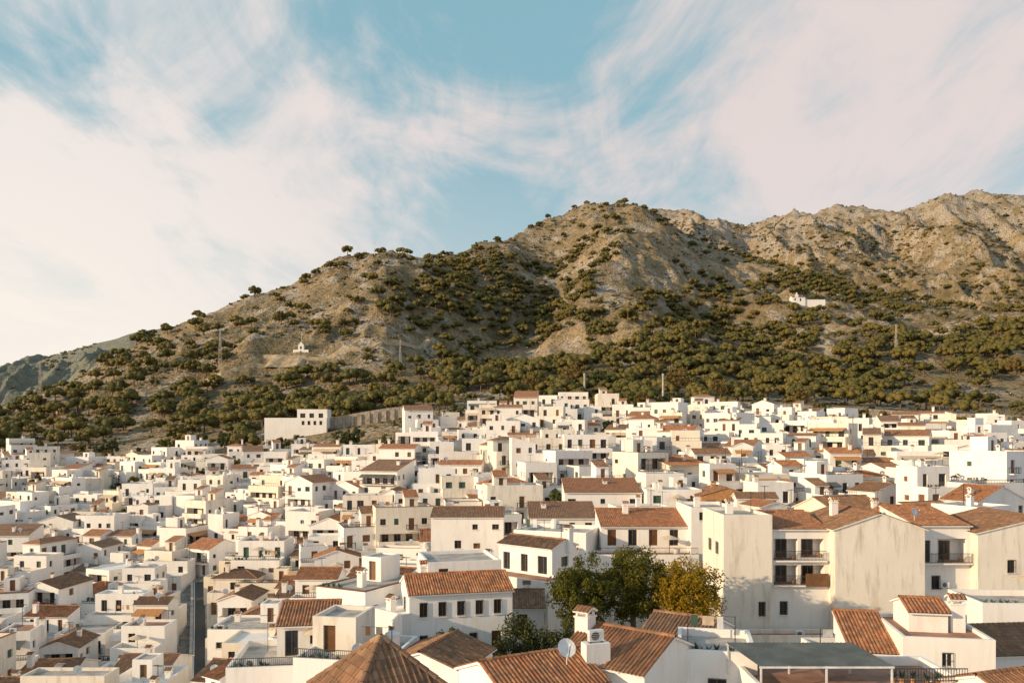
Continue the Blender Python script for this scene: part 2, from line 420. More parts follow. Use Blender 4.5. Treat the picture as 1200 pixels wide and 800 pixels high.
    def vol(s, x0, x1, y0, y1, z0, z1, ops, lod, wm='white', roof='flat', par=.5, fl='conc', tm='tile', sl=.36):
        top = z1+(par if roof == 'flat' else 0)
        s.wall((x0, y0), (x1, y0), z0, top, ops.get('f', []), wm, lod); s.wall((x1, y0), (x1, y1), z0, top, ops.get('r', []), wm, lod)
        s.wall((x1, y1), (x0, y1), z0, top, ops.get('b', []), wm, lod); s.wall((x0, y1), (x0, y0), z0, top, ops.get('l', []), wm, lod)
        if roof == 'flat': s.flat(x0, x1, y0, y1, z1, par, wm, fl); return top
        if roof == 'gx': return s.gable(x0, x1, y0, y1, z1, sl, 'x', lod, tm, wm)
        if roof == 'gy': return s.gable(x0, x1, y0, y1, z1, sl, 'y', lod, tm, wm)
        if roof == 'shed': return s.shed(x0, x1, y0, y1, z1, sl*.8, lod, tm, wm)
        if roof == 'hip': return s.hip(x0, x1, y0, y1, z1, sl, lod, tm, wm=wm)
    def chimney(s, x, y, z, h, wm='white', w=.7, cap='tile'):
        s.box(x-w/2, x+w/2, y-w/2, y+w/2, z-1.2, z+h, wm)
        s.box(x-w/2-.06, x+w/2+.06, y-w/2-.06, y+w/2+.06, z+h+.001, z+h+.09, wm)
        for a in (-1, 1):
            for b in (-1, 1): s.box(x+a*w*.38-.06, x+a*w*.38+.06, y+b*w*.38-.06, y+b*w*.38+.06, z+h+.09, z+h+.32, wm)
        s.tplane((x-w/2-.08, y-w/2-.08, z+h+.3), (x+w/2+.08, y-w/2-.08, z+h+.3), (0, w/2+.08, .25), 1, cap)
        s.tplane((x-w/2-.08, y+w/2+.08, z+h+.3), (x+w/2+.08, y+w/2+.08, z+h+.3), (0, -w/2-.08, .25), 1, cap)
    def antenna(s, x, y, z, h=2.2, t=.035):
        s.beam((x, y, z), (x, y, z+h), t, 'iron'); s.beam((x-.6, y, z+h-.1), (x+.6, y+.1, z+h-.1), t*.8, 'iron')
        for i in range(6): s.beam((x-.5+.2*i, y-.28, z+h-.1), (x-.5+.2*i, y+.3, z+h-.1), t*.6, 'iron')
    def dish(s, x, y, z, r=.45, ax=.5):
        s.beam((x, y, z), (x, y, z+.8), .05, 'metal')
        c = Vector((x, y-.15, z+.9)); nrm = Vector((ax, -.8, .45)).normalized()
        u = nrm.cross(Vector((0, 0, 1))).normalized(); w = u.cross(nrm); N = 14
        prev = None
        for k, (rr, dd) in enumerate(((.02, -.12), (.5, -.09), (.85, -.03), (1., 0))):
            ring = [c+nrm*dd*r*2+(u*math.cos(2*math.pi*i/N)+w*math.sin(2*math.pi*i/N))*rr*r for i in range(N)]
            if prev:
                for i in range(N): s.poly((prev[i], prev[(i+1) % N], ring[(i+1) % N], ring[i]), 'metal')
            prev = ring
        s.beam(c-w*r, c+nrm*r, .03, 'iron'); s.beam(c+nrm*r*.95, c+nrm*r*1.15, .09, 'metal')
    def ac(s, x, y, z):
        s.box(x-.42, x+.42, y-.16, y+.16, z+.08, z+.68, 'metal'); s.box(x-.4, x-.3, y-.15, y+.15, z, z+.079, 'iron'); s.box(x+.3, x+.4, y-.15, y+.15, z, z+.079, 'iron')
        N = 14; c = (x-.08, y-.165, z+.38)
        s.poly([(c[0]+.24*math.cos(2*math.pi*i/N), c[1], c[2]+.24*math.sin(2*math.pi*i/N)) for i in range(N)], 'dark')
        for i in range(5): s.beam((c[0]-.24, c[1]-.01, c[2]-.2+.1*i), (c[0]+.24, c[1]-.01, c[2]-.2+.1*i), .015, 'metal')
    def tank(s, x, y, z):
        s.cyl(x, y, z, z+1.1, .55, 'metal', 12); s.cyl(x, y, z+1.1, z+1.3, .55, 'metal', 12, .2)
    def parasol(s, x, y, z):
        s.beam((x, y, z), (x, y, z+2.2), .05, 'iron'); s.cyl(x, y, z+1.95, z+2.4, 1.3, 'fabric', 8, .05)
        s.cyl(x+.9, y, z, z+.7, .4, 'metal', 10, .42)
    def pots(s, x, y, z, rng, n=4):
        for i in range(n):
            px, py, r = x+i*.6+rng.uniform(-.1, .1), y+rng.uniform(-.15, .15), rng.uniform(.14, .22)
            s.cyl(px, py, z, z+.32, r*.75, 'orange', 8, r)
            for k in range(14):
                a = rng.uniform(0, 6.28); e = rng.uniform(.2, 1.3); q = Vector((math.cos(a)*math.cos(e), math.sin(a)*math.cos(e), math.sin(e)))*rng.uniform(.3, .6)
                b = Vector((px, py, z+.3)); t = Vector((-math.sin(a), math.cos(a), 0))*.07
                s.poly((b, b+q*.6-t, b+q, b+q*.6+t), 'green')
    def laundry(s, x0, x1, y, z, rng):
        s.beam((x0, y, z), (x0, y, z+1.8), .05, 'iron'); s.beam((x1, y, z), (x1, y, z+1.8), .05, 'iron'); s.beam((x0, y, z+1.75), (x1, y, z+1.75), .02, 'iron')
        x = x0+.2
        while x < x1-.6:
            w = rng.uniform(.3, .8); h = rng.uniform(.5, 1.1); m_ = rng.choice(['metal', 'fabric', 'metal', 'green', 'orange'])
            s.poly(((x, y, z+1.75), (min(x+w, x1), y, z+1.75), (min(x+w, x1), y+.08, z+1.75-h), (x, y+.05, z+1.75-h)), m_); x += w+rng.uniform(.1, .5)
    def awning(s, x0, x1, y, z, dep=1.5, mat='fabric'):
        s.poly(((x0, y, z), (x1, y, z), (x1, y-dep, z-.6), (x0, y-dep, z-.6)), mat)
        s.poly(((x0, y-dep, z-.6), (x1, y-dep, z-.6), (x1, y-dep, z-.8), (x0, y-dep, z-.8)), mat)
    def done(s, name, loc=(0, 0, 0), rot=0.):
        me = bpy.data.meshes.new(name); me.from_pydata(s.v, [], s.f)
        used = sorted(set(s.m)); rm = {u: i for i, u in enumerate(used)}
        for u in used: me.materials.append(MATS[u])
        me.polygons.foreach_set('material_index', [rm[k] for k in s.m])
        uvl = me.uv_layers.new(name='UVMap'); uvl.data.foreach_set('uv', np.array(s.uv, dtype=np.float32).ravel())
        me.update()
        o = bpy.data.objects.new(name, me); o.location = loc; o.rotation_euler = (0, 0, rot); COL.objects.link(o)
        return o

# ------------------------------------------------------------------ terrain sheet
ys = np.concatenate([np.linspace(4, 60, 16), np.linspace(64, 396, 90), np.linspace(399, 1400, 340), np.linspace(1406, 2300, 140), np.linspace(2400, 7000, 16)])
ts = np.concatenate([np.linspace(-3, -.85, 14), np.linspace(-.8, .8, 720), np.linspace(.85, 3, 14)])
TT, YY = np.meshgrid(ts, ys); XX = TT*YY
ZZ = H(XX, YY)
BB = 600+F*TT; PP = HY-F*ZZ/YY
nr, nc = XX.shape
co = np.stack([XX, YY, ZZ], -1).reshape(-1, 3).astype(np.float32)
idx = np.arange(nr*nc).reshape(nr, nc)
fc = np.stack([idx[:-1, :-1], idx[:-1, 1:], idx[1:, 1:], idx[1:, :-1]], -1).reshape(-1, 4)
def npmesh(name, co, fc, mats, smooth=False):
    me = bpy.data.meshes.new(name); k = fc.shape[1]
    me.vertices.add(len(co)); me.vertices.foreach_set('co', np.asarray(co, np.float32).ravel())
    me.loops.add(fc.size); me.loops.foreach_set('vertex_index', fc.astype(np.int32).ravel())
    me.polygons.add(len(fc)); me.polygons.foreach_set('loop_start', np.arange(0, fc.size, k, dtype=np.int32))
    me.polygons.foreach_set('loop_total', np.full(len(fc), k, np.int32))
    for m_ in mats: me.materials.append(m_)
    me.update(calc_edges=True)
    if smooth: me.polygons.foreach_set('use_smooth', np.ones(len(fc), bool))
    return me
me = npmesh('hillside_terrain', co, fc, [], True)
col = np.ones((nr*nc, 4), np.float32)
dmx = lambda b: np.interp(b, [-100, 0, 200, 300, 370, 400, 460, 490, 600, 850, 900, 1000, 1200], [312, 310, 296, 275, 250, 240, 244, 272, 278, 276, 268, 262, 258])
dmb = dmx(BB)
col[:, 0] = (1-sstep(0, 14, YY-dmb)).ravel()
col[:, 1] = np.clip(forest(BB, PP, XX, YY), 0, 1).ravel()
col[:, 2] = np.clip(sstep(1300, 1500, YY), 0, 1).ravel()
col[:, 3] = (sstep(840, 900, YY)*(1-sstep(330, 420, BB))).ravel()  # far-left hill mask, where haze is mixed into the ground colour
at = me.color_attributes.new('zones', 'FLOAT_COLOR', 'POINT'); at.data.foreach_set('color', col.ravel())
m, nt, bs = newmat('hillside_ground'); p = pos(nt)
a = nd(nt, 'ShaderNodeAttribute', attribute_name='zones'); sp = nd(nt, 'ShaderNodeSeparateColor'); lk(nt, a.outputs['Color'], sp.inputs[0])
n1 = noise_(nt, p, .012, 4, .6); n2 = noise_(nt, p, .09, 5, .7); n3 = noise_(nt, p, .45, 3, .6)
g0 = mixc(nt, mapr(nt, n1, .38, .62), (.38, .285, .175), (.26, .20, .12))
g0 = mixc(nt, mapr(nt, n2, .49, .62, 0, .7), g0, (.12, .104, .052))
rock = mixc(nt, mapr(nt, n3, .4, .62), (.50, .44, .37), (.28, .245, .21))
rm_ = math_(nt, 'ADD', noise_(nt, mapping(nt, p, (.05, .03, .03)), 1., 6, .72), math_(nt, 'MULTIPLY', sp.outputs[2], .07))
g1 = mixc(nt, mapr(nt, rm_, .51, .58, 0, .9), g0, rock)
g1 = mixc(nt, mapr(nt, n3, .53, .61, 0, .65), g1, (.09, .08, .04))
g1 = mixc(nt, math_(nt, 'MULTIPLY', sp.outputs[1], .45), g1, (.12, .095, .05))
g1 = mixc(nt, math_(nt, 'MULTIPLY', a.outputs['Alpha'], .8), g1, mixc(nt, mapr(nt, n2, .4, .6), (.25, .265, .22), (.155, .18, .15)))  # far-left hill: green scrub tone, paled with distance haze painted into the colour
vg = mixc(nt, mapr(nt, n3, .4, .6), (.42, .38, .33), (.28, .25, .21))
g2 = mixc(nt, sp.outputs[0], g1, vg)
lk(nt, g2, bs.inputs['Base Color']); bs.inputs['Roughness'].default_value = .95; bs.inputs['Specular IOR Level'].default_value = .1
hb = math_(nt, 'ADD', math_(nt, 'MULTIPLY', n2, 1.6), math_(nt, 'MULTIPLY', n3, .8))
bump(nt, bs, hb, 1., 2.8)
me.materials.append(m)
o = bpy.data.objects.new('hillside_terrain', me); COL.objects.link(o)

# ------------------------------------------------------------------ foliage builders
def tube_np(path, rad, n=6):
    V = []; Fc = []
    for i, (q, r) in enumerate(zip(path, rad)):
        d = Vector(path[min(i+1, len(path)-1)])-Vector(path[max(i-1, 0)]); d.normalize()
        u = d.cross(Vector((.31, .95, .1))).normalized(); w = d.cross(u)
        for k in range(n):
            V.append(tuple(Vector(q)+(u*math.cos(2*math.pi*k/n)+w*math.sin(2*math.pi*k/n))*r))
    for i in range(len(path)-1):
        for k in range(n):
            Fc.append((i*n+k, i*n+(k+1) % n, (i+1)*n+(k+1) % n, (i+1)*n+k))
    return V, Fc
def leaves(rs, centres, radii, nl, size, flat=1., rnd=.7, pw=.45):
    C = np.repeat(np.array(centres), nl, 0); R = np.repeat(np.array(radii), nl)
    n = len(C); d = rs.normal(size=(n, 3)); d /= np.linalg.norm(d, axis=1)[:, None]
    r = rs.rand(n)**pw*R
    c = C+d*r[:, None]*np.array([1, 1, flat])
    nn = d+rs.normal(size=(n, 3))*rnd; nn /= np.linalg.norm(nn, axis=1)[:, None]
    t = np.cross(nn, rs.normal(size=(n, 3))); t /= np.linalg.norm(t, axis=1)[:, None]; b = np.cross(nn, t)
    s = size*(.6+.8*rs.rand(n))[:, None]
    v = np.stack([c-t*s, c-b*s*.55, c+t*s, c+b*s*.55], 1).reshape(-1, 3)
    f = np.arange(n*4).reshape(n, 4)
    return v, f
def blob(c, r, flat, rs, n=7, m=5):
    V = []; Fc = []
    for i in range(m+1):
        th = math.pi*(i+.001)/(m+.002)
        for k in range(n):
            a = 2*math.pi*k/n; q = r*(.85+.3*rs.rand())
            V.append((c[0]+q*math.sin(th)*math.cos(a), c[1]+q*math.sin(th)*math.sin(a), c[2]+q*math.cos(th)*flat))
    for i in range(m):
        for k in range(n): Fc.append((i*n+k, (i+1)*n+k, (i+1)*n+(k+1) % n, i*n+(k+1) % n))
    return np.array(V), np.array(Fc)
def tree_mesh(name, seed, trunk, limbs, centres, radii, nl, size, lm, flat=1., core=.0, rnd=.7, pw=.45):
    rs = np.random.RandomState(seed); Vs = []; Fs = []; off = 0; nb = 0
    for path, rad in [trunk]+limbs:
        v, f = tube_np(path, rad); Vs.append(np.array(v)); Fs.append(np.array(f)+off); off += len(v); nb += len(f)
    if core > 0:
        for c, r in zip(centres, radii):
            v, f = blob(c, r*core, flat, rs); Vs.append(v); Fs.append(f+off); off += len(v)
    v, f = leaves(rs, centres, radii, nl, size, flat, rnd, pw); Vs.append(v); Fs.append(f+off)
    co = np.concatenate(Vs); fc = np.concatenate(Fs)
    me = npmesh(name, co, fc, [M_bark, lm])
    mi = np.ones(len(fc), np.int32); mi[:nb] = 0; me.polygons.foreach_set('material_index', mi)
    return me
def round_tree(name, seed, hgt, cr, lm, nclump=45, nl=160, size=.13, sq=.85, core=0.):
    rd = random.Random(seed); cz = hgt-cr*sq
    cs = []; rr = []
    for i in range(nclump):
        while True:
            q = Vector((rd.uniform(-1, 1), rd.uniform(-1, 1), rd.uniform(-1, 1)))
            if .35 < q.length < 1: break
        k = .75+.35*rd.random()
        cs.append((q.x*cr*k, q.y*cr*k, cz+q.z*cr*sq*k)); rr.append(cr*rd.uniform(.16, .34))
    tr = ([(0, 0, -1), (.05, 0, cz*.35), (-.05, .05, cz*.7), (0, 0, cz)], [hgt*.035, hgt*.028, hgt*.02, hgt*.012])
    lb = []
    for i in range(9):
        c = Vector(cs[rd.randrange(len(cs))]); s = Vector((0, 0, cz*rd.uniform(.45, .85)))
        lb.append(([tuple(s), tuple(s.lerp(c, .5)+Vector((0, 0, -.1))), tuple(c)], [hgt*.014, hgt*.008, hgt*.003]))
    return tree_mesh(name, seed, tr, lb, cs, rr, nl, size, lm, core=core)
def pine(name, seed):
    rd = random.Random(seed); cs = []; rr = []
    for i in range(15):
        a = rd.uniform(0, 6.28); r = 3.2*math.sqrt(rd.random())
        cs.append((r*math.cos(a), r*math.sin(a), 5.2+rd.uniform(-.4, .4)-r*r*.17)); rr.append(rd.uniform(1.1, 1.8))
    lean = rd.uniform(-.5, .5)
    tr = ([(0, 0, -2), (lean*.3, 0, 1.5), (lean, .2, 3.2), (lean*.6, .1, 4.8)], [.32, .26, .2, .1])
    lb = []
    for i in range(6):
        c = cs[i]; s = Vector((lean, .2, 2.6+rd.random()))
        lb.append(([tuple(s), tuple(s.lerp(Vector(c), .6)+Vector((0, 0, -.2))), c], [.12, .08, .03]))
    return tree_mesh(name, seed, tr, lb, cs, rr, 30, .36, LM_pine, .78, .8, .45, .22)
def bush(name, seed, lm):
    rd = random.Random(seed); cs = []; rr = []
    for i in range(4):
        cs.append((rd.uniform(-.6, .6), rd.uniform(-.6, .6), rd.uniform(.0, .45))); rr.append(rd.uniform(.45, .75))
    tr = ([(0, 0, -.5), (0, 0, .2), (0, 0, .5)], [.08, .06, .03])
    return tree_mesh(name, seed, tr, [], cs, rr, 12, .2, lm, .8, .75, .5, .3)
def scatter(name, proto_mesh, pts, scl, seed, proto_name):
    rs = np.random.RandomState(seed); n = len(pts); a = rs.rand(n)*6.283; s = scl/2
    c = np.array(pts); cx = np.cos(a)*s*1.4142; sx = np.sin(a)*s*1.4142
    q = [np.stack([c[:, 0]+cx, c[:, 1]+sx, c[:, 2]], 1), np.stack([c[:, 0]-sx, c[:, 1]+cx, c[:, 2]], 1),
         np.stack([c[:, 0]-cx, c[:, 1]-sx, c[:, 2]], 1), np.stack([c[:, 0]+sx, c[:, 1]-cx, c[:, 2]], 1)]
    v = np.stack(q, 1).reshape(-1, 3); f = np.arange(n*4).reshape(n, 4)
    me = npmesh(name+'_points', v, f, [])
    o = bpy.data.objects.new(name, me); COL.objects.link(o)
    ch = bpy.data.objects.new(proto_name, proto_mesh); COL.objects.link(ch); ch.parent = o
    o.instance_type = 'FACES'; o.use_instance_faces_scale = True; o.instance_faces_scale = 1.
    o.show_instancer_for_render = False; o.show_instancer_for_viewport = False
    return o
rs = np.random.RandomState(42)
def sample(n, y0, y1, b0=-80, b1=1280):
    y = np.sqrt(rs.rand(n)*(y1*y1-y0*y0)+y0*y0); b = b0+(b1-b0)*rs.rand(n); x = (b-600)/F*y
    z = H(x, y); return b, x, y, z, HY-F*z/y
tx, ty, tz = hit(345, 418)
# dirt track that climbs the left slope to the shrine and on round the shoulder
tk = []
for b_, p_ in ((20, 492), (70, 482), (120, 473), (170, 462), (215, 450), (260, 438), (300, 429), (345, 423), (390, 417), (430, 411), (470, 404), (505, 396)):
    tk.append(hit(b_, p_, 330)[:2])
TRK = []
for i in range(len(tk)-1):
    for k in range(8):
        u_ = k/8; TRK.append((tk[i][0]*(1-u_)+tk[i+1][0]*u_, tk[i][1]*(1-u_)+tk[i+1][1]*u_))
TRA = np.array(TRK)
def clear_track(x, y, r):
    m = np.ones(len(x), bool)
    for q in TRA: m &= ((x-q[0])**2+((y-q[1]))**2) > r*r
    return m
b, x, y, z, p_ = sample(70000, 245, 1500)
dn = forest(b, p_, x, y)
keep = (rs.rand(len(b)) < dn*np.interp(y, [262, 450, 900, 1500], [.34, .31, .24, .16])) & (y > dmx(b)+10)
keep &= ~((np.abs(x-tx) < 36) & (y-ty < 20) & (y-ty > -34))
keep &= ~((b > 300) & (b < 510) & (y < 345))
keep &= ~((b > 850) & (y > 285) & (y < 336))
keep &= ~((b < 330) & (y > 880))
keep &= clear_track(x, y, 9)
PX, PY, PZ = x[keep], y[keep], z[keep]
sc = rs.uniform(.7, 1.65, len(PX))
print('pines', len(PX))
for i in range(4):
    k = np.arange(len(PX)) % 4 == i
    scatter('pine_forest', pine('pine_tree_mesh', 50+i), np.stack([PX[k], PY[k], PZ[k]-.5], 1), sc[k], i, 'pine_tree')
b, x, y, z, p_ = sample(62000, 245, 1500)
nn = fbm(x*.02, y*.02, 3, 21)
keep = (rs.rand(len(b)) < np.interp(nn, [.38, .6], [.10, .9])*np.interp(y, [255, 600, 1500], [.7, .5, .42])) & (y > dmx(b)+2)
keep &= ~((np.abs(x-tx) < 34) & (y-ty < 16) & (y-ty > -24))
keep &= ~((b < 330) & (y > 880))
keep &= clear_track(x, y, 6)
x, y, z = x[keep], y[keep], z[keep]; sc = rs.uniform(.6, 2.1, len(x))*np.interp(y, [300, 1200], [.85, 1.35])
print('scrub', len(x))
for i in range(3):
    k = np.arange(len(x)) % 3 == i
    scatter('scrub_bushes', bush('scrub_mesh', 80+i, LM_scrub), np.stack([x[k], y[k], z[k]-.1], 1), sc[k], 10+i, 'scrub_bush')
b, x, y, z, p_ = sample(20000, 1350, 2100, 560, 1280)
keep = (rs.rand(len(b)) < .10+.8*sstep(.44, .62, fbm(x*.008, y*.006, 3, 31))*(p_ > 262))
x1_, y1_, z1_ = x[keep], y[keep], z[keep]
b, x, y, z, p_ = sample(5000, 900, 1530, -80, 330)
keep = rs.rand(len(b)) < .7*sstep(.4, .6, fbm(x*.012, y*.012, 3, 33))
x = np.concatenate([x1_, x[keep]]); y = np.concatenate([y1_, y[keep]]); z = np.concatenate([z1_, z[keep]])
scatter('mountain_scrub', bush('mountain_scrub_mesh', 91, LM_scrub), np.stack([x, y, z-.1], 1), rs.uniform(1.5, 3.8, len(x)), 20, 'mountain_scrub_bush')

# ------------------------------------------------------------------ generic village house
def rnd_ops(rng, L, zg, n, sh, dens, front, lod, doors=True):
    ops = []; bal = []
    style = rng.choice(['wood', 'wood', 'metal', 'green'])
    m = max(1, int(L/2.4))
    for s_ in range(n):
        if front and s_ > 0 and rng.random() < .36 and L > 5:
            v0 = zg+s_*sh+.05; ops.append((.7, L-.7, v0, v0+2.1, 'log')); bal.append(('wide', .5, L-.5, v0)); continue
        for i in range(m):
            if rng.random() > dens: continue
            c = L*(i+.5)/m+rng.uniform(-.2, .2); v = zg+s_*sh
            if front and (s_ == 0 or rng.random() < .4):
                ops.append((c-.5, c+.5, v+.06, v+2.15, rng.choice(['win0', 'shut']), style))
                if s_ > 0: bal.append(('small', c-.9, c+.9, v+.02))
            else:
                w = rng.choice([.4, .5, .5, .65]); hh = rng.choice([.8, 1.1, 1.2])
                k = rng.choice(['win', 'win', 'win', 'shut', 'gshut'])
                if lod == 0 and k == 'win': ops.append((c-w, c+w, v+1., v+1.+hh, k, style, 1))
                else: ops.append((c-w, c+w, v+1., v+1.+hh, k, style))
    return ops, bal
def house_mesh(rng, d, near=False, tileprob=.45, nmax=3, nmin=1):
    lod = 0 if d < 75 else (1 if d < 170 else 2)
    mb = MB(); w = rng.uniform(5.2, 10.5); dp = rng.uniform(6.5, 10); n = max(nmin, min(nmax, rng.choice([1, 2, 2, 2, 3, 3]))); sh = rng.uniform(2.6, 3.0)
    zb = -8.; zg = 8.
    wm = rng.choices(['white', 'old', 'cream'], [.82, .13, .05])[0]
    tm = 'tile' if rng.random() < .5 else 'oldtile'
    fl = rng.choice(['conc', 'floor', 'white', 'conc', 'floor'])
    typ = rng.random(); x0, x1, y0, y1 = -w/2, w/2, -dp/2, dp/2
    def roofk():
        return rng.choice(['gx', 'gx', 'shed', 'gy', 'hip']) if rng.random() < tileprob else 'flat'
    def front(x0, x1, y0, zz, n_, dens=.8):
        ops, bal = rnd_ops(rng, x1-x0, zz, n_, sh, dens, True, lod)
        for k, a, b_, v in bal:
            dd = 1.1 if k == 'wide' else .75
            z_ = v+zb
            mb.box(x0+a, x0+b_, y0-dd, y0-.002, z_-.16, z_, wm)
            if k == 'wide' and rng.random() < .5:
                mb.box(x0+a, x0+b_, y0-dd-.1, y0-dd+.02, z_-.2, z_+.9, wm)
                mb.box(x0+a-.1, x0+a-.002, y0-dd-.1, y0-.002, z_-.2, z_+.9, wm); mb.box(x0+b_+.002, x0+b_+.1, y0-dd-.1, y0-.002, z_-.2, z_+.9, wm)
            else:
                mb.rail((x0+a, y0-dd+.03), (x0+b_, y0-dd+.03), z_, .95, lod); mb.rail((x0+a, y0-dd+.03), (x0+a, y0), z_, .95, max(lod, 1)); mb.rail((x0+b_, y0-dd+.03), (x0+b_, y0), z_, .95, max(lod, 1))
            if rng.random() < .14: mb.awning(x0+a, x0+b_, y0-.01, z_+2.3, 1.4, rng.choice(['fabric', 'orange', 'gmetal']))
            if lod < 2 and k == 'wide' and rng.random() < .5: mb.pots(x0+a+.4, y0-dd+.4, z_+.003, rng, 3)
        return ops
    sl_ = rng.uniform(.28, .40)
    def side(L, n_, zz): return rnd_ops(rng, L, zz, n_, sh, .45, False, lod)[0]
    if typ < .36 or n == 1:
        H_ = n*sh+rng.uniform(0, .5)
        rf = roofk(); par = rng.choice([.3, .5, .9])
        top = mb.vol(x0, x1, y0, y1, zb, H_, {'f': front(x0, x1, y0, zg, n), 'l': side(dp, n, zg), 'r': side(dp, n, zg)}, lod, wm, rf, par, fl, tm, sl_)
        if rf == 'flat' and rng.random() < .6:
            a = rng.uniform(x0+.4, max(x0+.5, x1-3.2)); hh = rng.uniform(2.1, 2.5)
            mb.vol(a, a+2.4, y1-3.4, y1-.3, H_-.02, H_+hh, {'f': [(.9, 1.75, .1, 2., 'shut')]}, lod, wm, rng.choice(['flat', 'shed', 'flat']), .15, 'conc', tm)
        if rf == 'flat' and d < 190 and rng.random() < .35: mb.coping(x0, x1, y0, y1, H_+par, tm)
        rz = H_; flatroof = rf == 'flat'; ry = (y0, y1)
        if flatroof and d < 150:
            if rng.random() < .35: mb.laundry(x0+.6, x0+3.6, y0+1.4, H_+.003, rng)
            if rng.random() < .2: mb.parasol(x1-2, y0+1.8, H_+.003)
            if rng.random() < .4: mb.pots(x0+.5, y0+.5, H_+.003, rng)
            if rng.random() < .4: mb.rail((x0+.1, y0+.1), (x1-.1, y0+.1), H_+par, .5, lod)
    else:
        k = rng.uniform(.45, .7); ym = y0+dp*(1-k); zl = (n-1)*sh+.1; H_ = n*sh+rng.uniform(0, .4); par = rng.choice([.25, .9])
        mb.vol(x0, x1, y0, ym+.1, zb, zl, {'f': front(x0, x1, y0, zg, n-1), 'l': side(ym-y0, n-1, zg), 'r': []}, lod, wm, 'flat', par, rng.choice(['floor', 'conc', 'floor']), tm)
        rf = roofk()
        q_ = rng.random()
        xa, xb = (x0+.003, x1-.003) if q_ < .45 else ((x0+rng.uniform(.4, 2.5), x1-.3) if q_ < .72 else (x0+.3, x1-rng.uniform(.4, 2.5)))
        ops, _ = rnd_ops(rng, xb-xa, zl+8+.05, 1, sh, .85, False, lod)
        ops = [(o[0], o[1], zl+8+.1, zl+8+2.15, 'win0' if o[4] == 'win' else o[4], 'wood') for o in ops]
        mb.vol(xa, xb, ym, y1, zb, H_, {'f': ops, 'l': side(y1-ym, n, zg), 'r': side(y1-ym, n, zg)}, lod, wm, rf, .35, fl, tm, sl_)
        if rng.random() < .5: mb.rail((x0+.1, y0+.1), (x1-.1, y0+.1), zl+par, .7, lod)
        if rng.random() < .22: mb.awning(xa+.5, xb-.5, ym-.01, zl+2.35, 2., rng.choice(['fabric', 'gmetal', 'orange']))
        if rng.random() < .3:   # side lean-to with its own little tiled roof
            lw = rng.uniform(1.8, 3.); sgn = rng.choice([-1, 1]); hz_ = rng.uniform(2.3, 3.2)
            a_, c_ = (x1+.003, x1+lw) if sgn > 0 else (x0-lw, x0-.003)
            mb.vol(a_, c_, y0+.8, y0+dp*.6, zb, hz_, {'f': [(.5, 1.2, 9., 10.1, 'win', 'wood')]}, lod, wm, 'shed', .2, 'conc', tm, .34)
        rz = H_; flatroof = rf == 'flat'; ry = (ym, y1)
        if d < 150:
            if rng.random() < .25: mb.parasol(0, y0+1.5, zl+.003)
            if rng.random() < .5: mb.pots(x0+.5, y0+.5, zl+.003, rng)
            if rng.random() < .25: mb.laundry(x1-3.6, x1-.5, y0+1., zl+.003, rng)
    if rng.random() < .65: mb.chimney(rng.uniform(x0+1, x1-1), rng.uniform(ry[0]+1, ry[1]-1), rz+(.0 if flatroof else .6), rng.uniform(.7, 1.3), wm, rng.uniform(.5, .8), tm)
    if d < 240:
        if rng.random() < .5: mb.antenna(rng.uniform(x0+1, x1-1), ry[1]-.6, rz, rng.uniform(2, 3.2), .035 if lod == 0 else .06)
        if rng.random() < .28: mb.dish(rng.uniform(x0+1, x1-1), ry[0]+.5, rz+(.1 if flatroof else .5))
        if flatroof and rng.random() < .35: mb.ac(rng.uniform(x0+1, x1-1), ry[0]+.8, rz+.01)
        if flatroof and rng.random() < .2: mb.tank(rng.uniform(x0+1.2, x1-1.2), ry[1]-1.2, rz+.01)
    return mb, w, dp

# ------------------------------------------------------------------ hero buildings
KO = []     # keep-out sectors
def ko(b0, b1, d0, d1): KO.append((b0, b1, d0, d1))
D = 82.; mb = MB(); xc = X(960, D); g = -24.
L_ = lambda b_: X(b_, D)-xc
def wz(p): return Z(p, D)
mb.vol(L_(848), L_(905), 0, 9, g, wz(607), {'f': [(3.6, 4.3, 24+wz(722), 24+wz(705), 'win', 'wood', 1)], 'l': [(3, 4, 24-12.5, 24-11.3, 'win', 'wood', 1), (6, 7, 24-12.5, 24-11.3, 'win', 'wood', 1)]}, 0, 'old', 'flat', .35)
bw = L_(974)-L_(905)
mb.vol(L_(905)+.01, L_(974), .7, 8, g, wz(621), {'f': [(.35, bw*.5-.15, 24+wz(657), 24+wz(632), 'log'), (bw*.5+.15, bw-.5, 24+wz(654), 24+wz(632), 'log'),
     (.35, bw*.5-.15, 24+wz(686), 24+wz(663), 'log'), (bw*.5+.15, bw-.4, 24+wz(686), 24+wz(663), 'log'), (1, 1.8, 24+wz(722), 24+wz(706), 'win', 'wood', 1)]}, 0, 'white', 'shed', .3, sl=.2)
for p in (657, 686):
    mb.box(L_(905)+.2, L_(974)-.3, .2, .698, wz(p)-.15, wz(p), 'white'); mb.rail((L_(905)+.3, .25), (L_(974)-.4, .25), wz(p), 1., 0)
mb.box(L_(945), L_(972), .12, .2, wz(686)-.1, wz(672), 'wood')
mb.vol(L_(974)+.01, L_(1078), -1., 10, g, wz(619), {'f': [(7.4, 8., 24+wz(738), 24+wz(724), 'win', 'wood', 1)], 'l': []}, 0, 'old', 'gy', .3, sl=.34, tm='oldtile')
bw = L_(1142)-L_(1078)
mb.vol(L_(1078)+.01, L_(1142), .8, 9, g, wz(617), {'f': [(.5, 1.5, 24+wz(660), 24+wz(634), 'win0', 'wood'), (2.2, bw-.4, 24+wz(660), 24+wz(632), 'log'), (1.6, 2.5, 24+wz(692), 24+wz(676), 'win', 'wood', 1)]}, 0, 'white', 'shed', .3, sl=.2)
